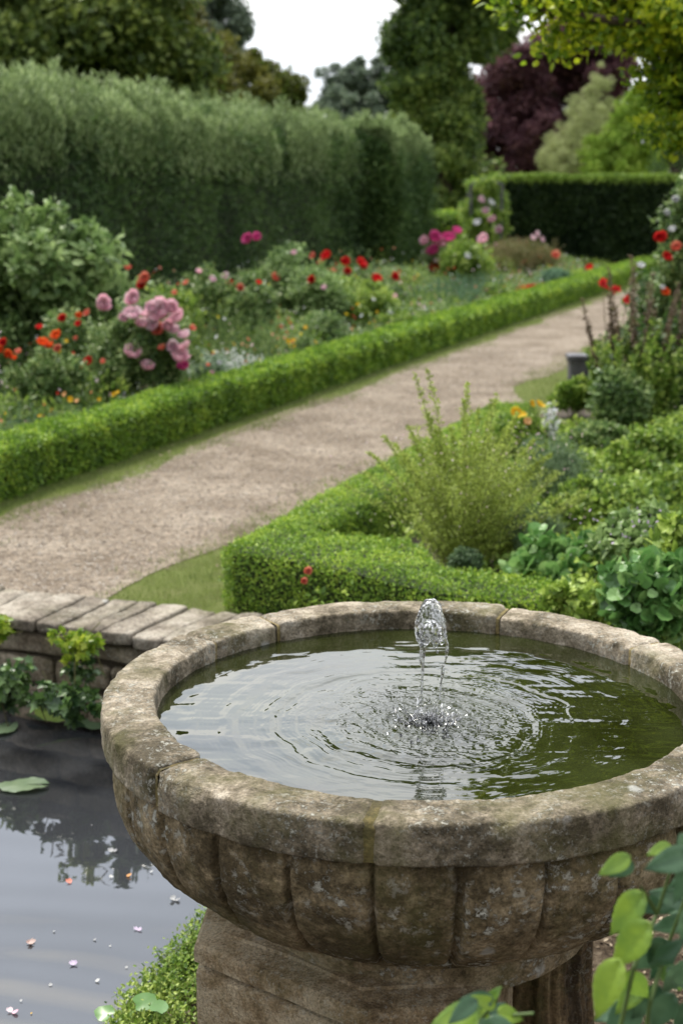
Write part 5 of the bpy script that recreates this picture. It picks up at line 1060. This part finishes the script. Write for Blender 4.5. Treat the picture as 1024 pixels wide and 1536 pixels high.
mounds('bed_mounds', 900, .036, M['cover'], 'uneven leafy mounds of perennials in the right bed', cs, T_LEAF)
def patch(px, py, z, wpx, hpx, Y, mat, leaf, n, label, name, tm, cat='plant', clumps=26, up=.4, group='leafy plants in the right bed', span=.8):
    c = D(px, py, Y); r = wpx/2/F_*Y; h = hpx/F_*Y/2; z0 = float(gz(np.array([c[0]]), np.array([c[1]]))[0]); root = thing(name, (c[0], c[1], z0), label, cat, group); L = np.array([c[0], c[1], z0])
    P, N3, cc = cloud(c, (r*.85, r*.7, h*.9), n, clumps, min(r, h)*.38, .35, .8, -.6); P[:, 2] = np.maximum(P[:, 2], z0+.01); mb = MB(); leafify(mb, P, N3, leaf, tm, up, span=span); mb.build('foliage', mat, root, loc=L)
    st = MB()
    for q in cc[:14]:
        b0 = L+[rng.normal()*r*.15, rng.normal()*r*.15, 0]; V, Fs = tube([b0, (b0+q)/2+[0, 0, .02], q], [.004, .003, .0015], 5); st.add(V, Fs)
    st.build('stems', M['stem'], root, loc=L); return root, L
patch(830, 715, 0, 150, 120, 7.6, M['teal'], .024, 10000, 'soft blue-green feathery clump right of the wispy shrub', 'catmint', T_NEED, clumps=60, up=1.)
patch(790, 800, 0, 120, 90, 6.5, M['teal'], .024, 7000, 'grey-green feathery clump low at the right foot of the wispy shrub', 'catmint', T_NEED, clumps=40, up=1.)
patch(700, 842, 0, 60, 40, 6.1, M['teal'], .018, 2600, 'small silvery plant at the base of the wispy shrub', 'silver_plant', T_LEAF, clumps=24)
patch(845, 850, 0, 150, 110, 5.75, M['heart'], .046, 1700, 'broad heart-leaved plant right of the low hedge end', 'heart_leaf_plant', T_RND, clumps=40)
patch(860, 905, 0, 120, 90, 5.2, M['cover'], .036, 2600, 'leafy plant just behind the back rim of the fountain', 'leafy_plant', T_LEAF, clumps=30)
patch(900, 760, 0, 190, 90, 6.9, M['cover'], .034, 5200, 'spreading ferny mound in the middle of the right bed', 'ferny_plant', T_LEAF, clumps=60)
patch(975, 700, 0, 150, 110, 8.2, M['fresh'], .040, 4500, 'bright fresh green mound at the right edge below the dark shrub', 'leafy_plant', T_LEAF, clumps=50)
patch(900, 665, 0, 110, 60, 9.0, M['shrub'], .035, 3800, 'dark green mound right of the white flower spire', 'leafy_plant', T_LEAF, clumps=40)
patch(960, 815, 0, 170, 100, 5.4, M['vib'], .045, 2400, 'pale umbel-topped plant above the heart-shaped leaves at the right', 'umbel_plant', T_LEAF, clumps=46)
r2, L2 = patch(975, 900, 0, 150, 160, 4.75, M['heart'], .044, 2200, 'heart-leaved plant with small pale flowers at the right edge above the fountain rim', 'heart_leaf_plant', T_RND, clumps=60)
patch(1040, 840, 0, 130, 180, 5.0, M['cover'], .045, 2200, 'taller leafy stems cut by the right edge above the fountain rim', 'leafy_plant', T_LEAF, clumps=50)
mb = MB(); m = 130; P = D(975, 795, 5.3)+rng.normal(size=(m, 3))*[.12, .1, .035]; V, Fs, r = inst(P, rv(m), rv(m), rng.uniform(.008, .018, m), T_LEAF, rng.uniform(0, 1, m)); mb.add(V, Fs, r); mb.build('pale_flowers', M['lilac'], r2, loc=L2)
patch(862, 600, 0, 90, 60, 11.2, M['fresh'], .04, 3500, 'bright green mound at the foot of the slate post', 'leafy_plant', T_LEAF, clumps=40)
pp_ = np.array([1.80, 8.2]); stemmy('leafy_sprout', pp_, 4, H(968, 622, pp_), .05, .12, 26, .075, M['fresh'], 'pale leafy sprout standing above the right bed', 'plant', T_LEAF, up=.1, rad=.004)
pp_ = np.array([2.02, 8.6]); stemmy('leafy_sprout', pp_, 4, H(1012, 640, pp_), .06, .12, 26, .07, M['fresh'], 'second pale leafy sprout close to the right edge of the photo', 'plant', T_LEAF, up=.1, rad=.004)
# two coral flowers in the face of the near hedge
for k, (px, py, s, lab) in enumerate(((462, 857, .028, 'upper small coral flower poking out of the near hedge'), (456, 872, .024, 'lower small coral flower poking out of the near hedge'), (518, 884, .018, 'tiny coral flower low on the near hedge right of the other two'))):
    c = D(px, py, 5.62); o = bpy.data.objects.new('hedge_flower', RM['coral']); link(o); o.location = c; o.scale = (s,)*3; o.rotation_euler = (1.0, .2, .1*k); tag(o, lab, 'flower', 'coral flowers in the near hedge')

# ------------------------------------------------------------------ ivy, pond plants, bank
def ivy(name, px, py, wpx, hpx, Y, n, leaf, mat, label, dx=.05):
    c = D(px, py, Y); r = wpx/2/F_*Y; h = hpx/2/F_*Y; root = thing(name, tuple(c), label, 'ivy', 'ivy on the pond wall'); P, N3, cc = cloud(c, (r, dx, h), n, 26, min(r, h)*.34, .2, .8); N3[:, 1] -= .6
    mb = MB(); V, Fs, r_ = inst(P, rv(n)*[1, .5, 1]+[0, -.3, -.5], N3+.5*rng.normal(size=P.shape), leaf*rng.uniform(.6, 1.3, n), T_IVY, rng.uniform(0, 1, n)); mb.add(V, Fs, r_); mb.build('foliage', mat, root, loc=c)
    st = MB()
    for k in range(12):
        q = cc[rng.integers(len(cc))]; q2 = q+[rng.normal()*.05, .02, rng.normal()*.05]; V, Fs = tube([c+[0, .03, -h*.6], (c+q)/2, q, q2], .0022, 5); st.add(V, Fs)
    st.build('stems', M['twig'], root, loc=c)
ivy('ivy_clump', 112, 962, 74, 66, 5.26, 420, .030, M['ivyb'], 'bright yellow-green leafy clump growing out of the stone wall', .09)
ivy('ivy_clump', 118, 1005, 60, 40, 5.28, 160, .030, M['ivy'], 'darker trailing leaves directly beneath the bright clump on the wall', .05)
ivy('ivy_clump', 5, 940, 40, 46, 5.6, 160, .030, M['ivyb'], 'small bright leafy tuft on the wall at the left edge', .07)
ivy('ivy_clump', 20, 1030, 90, 90, 5.35, 420, .036, M['ivy'], 'dark ivy trailing down the wall to the pond at the left edge', .07)
ivy('ivy_clump', 100, 1050, 120, 60, 5.12, 420, .042, M['ivy'], 'dark green ivy at the wall foot below the bright clump', .09)
ivy('ivy_clump', 190, 1060, 80, 70, 4.95, 300, .042, M['ivy'], 'dark ivy at the wall foot next to the fountain basin', .09)
def pad(px, py, r, ang, label, mat, wid=.75, tip=0., z=POND_Z+.006, cup=.0, nm='lily_pad', elev=0.):
    c = G(px, py, z); n = 40; a = np.linspace(.12, 2*pi-.12, n); x = r*np.cos(a); y = r*wid*np.sin(a); rad = np.linspace(.0, 1, 7)
    V = [(0, 0, 0)]; 
    for q in rad[1:]:
        for i in range(n): V.append((x[i]*q, y[i]*q, .05*r*math.sin(a[i]*3+px)*q*q+cup*q*q*r+.02*r*math.sin(a[i]*11)*q**3))
    F3 = [(0, 1+i, 2+i) for i in range(n-1)]; F4 = [(1+k*n+i, 1+(k+1)*n+i, 2+(k+1)*n+i, 2+k*n+i) for k in range(5) for i in range(n-1)]
    V = np.array(V); V = xf(V, R_(ang), (0, 0, 0), R_(tip)); V[:, 2] += max(0, .002-V[:, 2].min())
    o = mk(nm, V, [np.array(F3), np.array(F4)], mat, rnd=np.full(len(V), rng.uniform(.2, .9)), smooth=True); o.location = c+[0, 0, elev]; tag(o, label, 'lily pad' if nm == 'lily_pad' else 'leaf', 'leaves on the pond'); return o
M['pad'] = leafmat('lily_pad_leaf', (0.050, 0.080, 0.040), (0.100, 0.150, 0.080), (0.180, 0.230, 0.130), .15, .35, 9.)
M['padb'] = leafmat('bright_pad_leaf', (0.090, 0.150, 0.030), (0.160, 0.250, 0.050), (0.260, 0.340, 0.080), .3, .35, 9.)
pad(36, 1180, .095, 5, 'large grey-green lily pad floating alone at the left edge of the pond', M['pad'], .62)
for x, y, r, a, l, m_, tp, ev in ((35, 1068, .085, 10, 'grey-green lily pad by the ivy at the left edge', 'pad', 0, .02), (92, 1086, .11, 30, 'long bright lily leaf pointing down-left over the water', 'padb', 24, .03), (118, 1078, .09, 150, 'folded pale lily leaf standing above the pond beneath the ivy', 'pad', -28, .05),
                              (140, 1090, .10, -20, 'grey-green lily leaf nearest to the fountain basin', 'pad', 8, .01), (70, 1052, .07, 60, 'small bright leaf at the wall foot', 'padb', 18, .04), (122, 1054, .08, 200, 'upright bright leaf amid the dark ivy', 'padb', 30, .05), (10, 1094, .07, 80, 'dull lily pad at the left edge under the ivy', 'pad', 0, .0),
                              (150, 1064, .075, 100, 'mid green lily leaf in front of the ivy by the basin', 'pad', 20, .04), (60, 1078, .075, 140, 'flat green lily pad left of the long bright leaf', 'pad', 0, .01)):
    pad(x, y, r, a, l, M[m_], .6, tp, elev=ev)
# petals and scraps on the pond
def petal(px, py, s, mat, label, grp='fallen petals on the pond', tm=T_PET, k=1, ang=0.):
    c = G(px, py, POND_Z+.0015); mb = MB()
    for i in range(k):
        a = ang+i*2.1+rng.normal()*.3; V, Fs, r = inst([[rng.normal()*s*.12*(k > 1), rng.normal()*s*.12*(k > 1), .001*i]], [[cos(a), sin(a), .05]], [[.1, -.1, 1]], s*rng.uniform(.8, 1.1), tm, [rng.uniform(0, 1)]); mb.add(V, Fs, r)
    o = mb.build('floating_petal', mat, None, True); o.location = c; tag(o, label, 'petal', grp)
for (px, py, s, m_, k, an, lab) in ((48, 1416, .030, 'palepink', 4, .5, 'ragged pale pink blossom floating in the lower left of the pond'), (106, 1325, .032, 'coral', 1, 1.9, 'single slim coral petal left of the fountain bowl'), (18, 1520, .030, 'pink', 2, .2, 'pink petal at the bottom left corner of the pond'),
    (168, 1278, .030, 'white', 2, .1, 'white scrap floating highest, beside the bowl'), (190, 1314, .028, 'peach', 1, .2, 'pale peach petal left of the bowl, under the white scrap'), (170, 1316, .022, 'white', 1, 3.0, 'white petal touching the peach petal'), (262, 1350, .026, 'white', 3, .1, 'white three-lobed scrap close to the bowl underside'),
    (225, 1308, .016, 'white', 1, .3, 'small white petal nearest to the bowl'), (80, 1397, .012, 'white', 1, .3, 'tiny white petal right above the ragged blossom'), (140, 1410, .015, 'white', 1, -.3, 'small white petal in the middle of the lower pond'), (74, 1479, .018, 'white', 1, 1.1, 'narrow white petal at lower left'),
    (143, 1472, .020, 'white', 1, .2, 'rounded white petal near the grassy bank'), (110, 1448, .028, 'lilac', 2, .6, 'pale greyish petal scrap near the grassy bank'), (188, 1452, .014, 'white', 1, .8, 'tiny white petal at the top of the grassy bank'), (46, 1520, .010, 'yellow', 1, 0, 'tiny yellow petal by the bottom left corner'),
    (164, 1420, .010, 'white', 1, .9, 'white speck right of the small white petal in the lower pond'), (205, 1395, .022, 'lilac', 2, .2, 'faint grey scrap between the bowl and the lower pond'), (30, 1502, .012, 'white', 1, .9, 'white speck above the pink petal'), (137, 1238, .008, 'white', 1, .9, 'highest tiny white speck on the pond')):
    petal(px, py, s*.66, M[{'white': 'offwhite', 'pink': 'palepink', 'palepink': 'scrap'}.get(m_, m_)], lab, k=k, ang=an)
# grassy bank beside the plinth
def bank():
    n = 5200; y = rng.uniform(2.6, 4.1, n); x = shore(y)+np.abs(rng.normal(size=n))*.11-.03; ok = (x < -.28+.05*rng.normal(size=n)) | (y > 3.7); x, y = x[ok], y[ok]; n = len(x)
    P = np.column_stack([x, y, np.full(n, -.385)]); mb = MB(); d = rv(n)*[1, 1, .5]+[0, 0, .8]; h = rng.uniform(.02, .06, n)
    tp = P+nrmz(d)*h[:, None]
    V, Fs, r = inst(np.repeat(tp, 3, 0)+rng.normal(size=(3*n, 3))*.012, rv(3*n)+[0, 0, .2], rv(3*n)*.6+[0, 0, 1], rng.uniform(.006, .020, 3*n), T_LEAF, rng.uniform(0, 1, 3*n)); mb.add(V, Fs, r)
    tag(mb.build('bank_weeds', M['fresh'], None, loc=P[0]), 'bright leafy weeds and grass on the pond bank left of the pedestal', kind='stuff')
    P2 = P[rng.integers(0, n, 1500)]; blades('bank_grass', P2, rng.uniform(.03, .09, len(P2)), M['grass'], 'thin grass blades on the pond bank', lean=.9)
bank()
for px, py, s, a, lab in ((200, 1508, .06, .4, 'grey-green rounded leaf in the bank weeds'), (235, 1520, .05, 1.4, 'second rounded leaf in the bank weeds, nearer the pedestal'), (168, 1525, .05, 2.6, 'dull round leaf at the water side of the bank weeds')):
    c = G(px, py, -.32); V, Fs, r = inst([[0, 0, 0]], [[cos(a), sin(a), .1]], [[.0, -.4, 1]], s, T_RND, [.4]); o = mk('dock_leaf', V, Fs, M['heart'], rnd=r, smooth=True); o.location = c
    tag(o, lab, 'leaf', 'broad leaves on the bank')
# long bent grass blade over the water
V, Fs = tube([G(330, 1400, -.36), D(300, 1410, 3.55), D(270, 1418, 3.5), D(240, 1440, 3.46)], [.002, .0018, .0014, .0005], 4); o = mk('grass_blade', V-G(330, 1400, -.36), Fs, M['grass'], rnd=np.full(len(V), .8)); o.location = G(330, 1400, -.36); tag(o, 'single long grass blade arching over the pond edge', 'grass blade')
# litter on the soil around the fountain foot
n = 9000; x = rng.uniform(-.5, 2.6, n); y = rng.uniform(2.2, 4.9, n); ok = x > shore(y)+.06; x, y = x[ok], y[ok]; n = len(x)
P = np.column_stack([x, y, gz(x, y)+.006]); V, Fs, r = inst(P, rv(n)*[1, 1, .3], rv(n)*.6+[0, 0, 1], rng.uniform(.008, .03, n), T_LEAF, rng.uniform(0, 1, n)); tag(mk('leaf_litter', V, Fs, M['litter'], rnd=r), 'dry brown leaf litter on the soil right of the pedestal', kind='stuff')
n = 9000; x = rng.uniform(.3, 3.2, n); y = 3.95+1.6*rng.uniform(0, 1, n)**.7; x += .0
P = np.column_stack([x, y, gz(x, y)+rng.uniform(0, .10, n)*(y-3.9)/1.2]); mb = MB(); leafify(mb, P, np.tile([0, -.3, 1.], (n, 1)), .034, T_LEAF, .5); tag(mb.build('slope_plants', M['cover'], None, loc=P[0]), 'leafy ground cover behind the fountain rim', kind='stuff')

# ------------------------------------------------------------------ out-of-focus leaves at lower right
def sprig(label, stems, leaves_, Y):
    root = thing('foreground_sprig', tuple(D(*stems[0][-1], Y)), label, 'leafy twig', 'leafy twigs close to the camera'); L = np.array(root.location); st = MB(); a_ = MB(); b_ = MB()
    for s in stems:
        pts = [D(x, y, Y+.02*math.sin(i*2.)) for i, (x, y) in enumerate(s)]; V, Fs = tube(pts, np.linspace(.0018, .0032, len(pts)), 6); st.add(V, Fs)
    ex = []
    for (x0, y0, x1, y1, br, dY, tl) in leaves_:
        k = .76; ex.append((x0, y0, x0+(x1-x0)*k, y0+(y1-y0)*k, br, dY, tl))
        if rng.uniform() < .7: a = rng.uniform(-1.2, 1.2)+math.atan2(y1-y0, x1-x0); q = math.hypot(x1-x0, y1-y0)*rng.uniform(.4, .7); ex.append((x0+rng.uniform(-6, 16), y0+rng.uniform(0, 30), x0+10+q*cos(a), y0+15+q*sin(a), rng.uniform() < .35, dY+.05, tl+.2))
    for (x0, y0, x1, y1, br, dY, tl) in ex:
        p0 = D(x0, y0, Y+dY); p1 = D(x1, y1, Y+dY+rng.uniform(-.02, .02)); d = p1-p0; ln = np.linalg.norm(d); nrm = np.array([0, -.75, .65])+np.array([tl, 0, 0])+.12*rng.normal(size=3)
        V, Fs, r = inst([p0], [d], [nrm], ln, T_BIG, [rng.uniform(.65, .95) if br else rng.uniform(.1, .6)]); (a_ if br else b_).add(V, Fs, r)
    st.build('stems', M['stem'], root, loc=L); a_.build('bright_leaves', M['fg'], root, True, loc=L); b_.build('leaves', M['fgd'], root, True, loc=L)
sprig('cluster of blurred green and yellow-green leaves in the lower right corner', [[(1010, 1290), (985, 1370), (950, 1450), (925, 1560), (915, 1640)], [(1030, 1340), (1000, 1420), (975, 1500), (960, 1600)], [(960, 1330), (985, 1370)]],
      [(944, 1284, 880, 1322, 1, 0, .2), (966, 1340, 886, 1424, 1, 0, -.2), (1005, 1268, 960, 1284, 1, .03, 0), (1040, 1280, 936, 1312, 0, -.05, .1), (1050, 1310, 975, 1345, 0, .03, 0), (1035, 1355, 960, 1330, 0, .05, .3), (1030, 1380, 955, 1400, 0, .04, .1), (1020, 1250, 1040, 1310, 0, -.03, .2),
       (975, 1385, 885, 1475, 1, -.04, -.1), (1000, 1410, 930, 1480, 0, 0, 0), (985, 1440, 1040, 1400, 0, -.02, .2), (965, 1470, 905, 1540, 1, .03, -.2), (930, 1440, 868, 1560, 1, -.06, -.3), (990, 1480, 930, 1550, 0, .02, 0), (1000, 1450, 1050, 1500, 0, 0, .2), (960, 1500, 880, 1590, 0, .03, 0), (1010, 1490, 960, 1570, 0, -.04, 0), (1030, 1440, 985, 1520, 0, -.02, .2), (1040, 1500, 1000, 1580, 0, 0, 0), (1045, 1290, 1000, 1380, 0, -.04, .2), (1050, 1350, 1010, 1440, 0, -.06, .2), (1020, 1340, 930, 1380, 0, .05, 0)], 1.5)
sprig('small cluster of blurred leaves at the bottom edge right of centre', [[(745, 1500), (720, 1530), (700, 1600)], [(800, 1520), (745, 1525), (715, 1580)]],
      [(740, 1500, 668, 1500, 0, 0, .1), (720, 1515, 612, 1545, 1, -.02, 0), (730, 1505, 756, 1472, 1, .02, 0), (745, 1518, 806, 1530, 1, 0, .1), (715, 1500, 655, 1545, 0, -.03, 0), (730, 1530, 800, 1560, 0, -.02, 0), (700, 1530, 640, 1580, 0, 0, 0), (742, 1510, 700, 1490, 1, .0, .2), (720, 1530, 760, 1580, 0, -.03, 0)], 1.45)
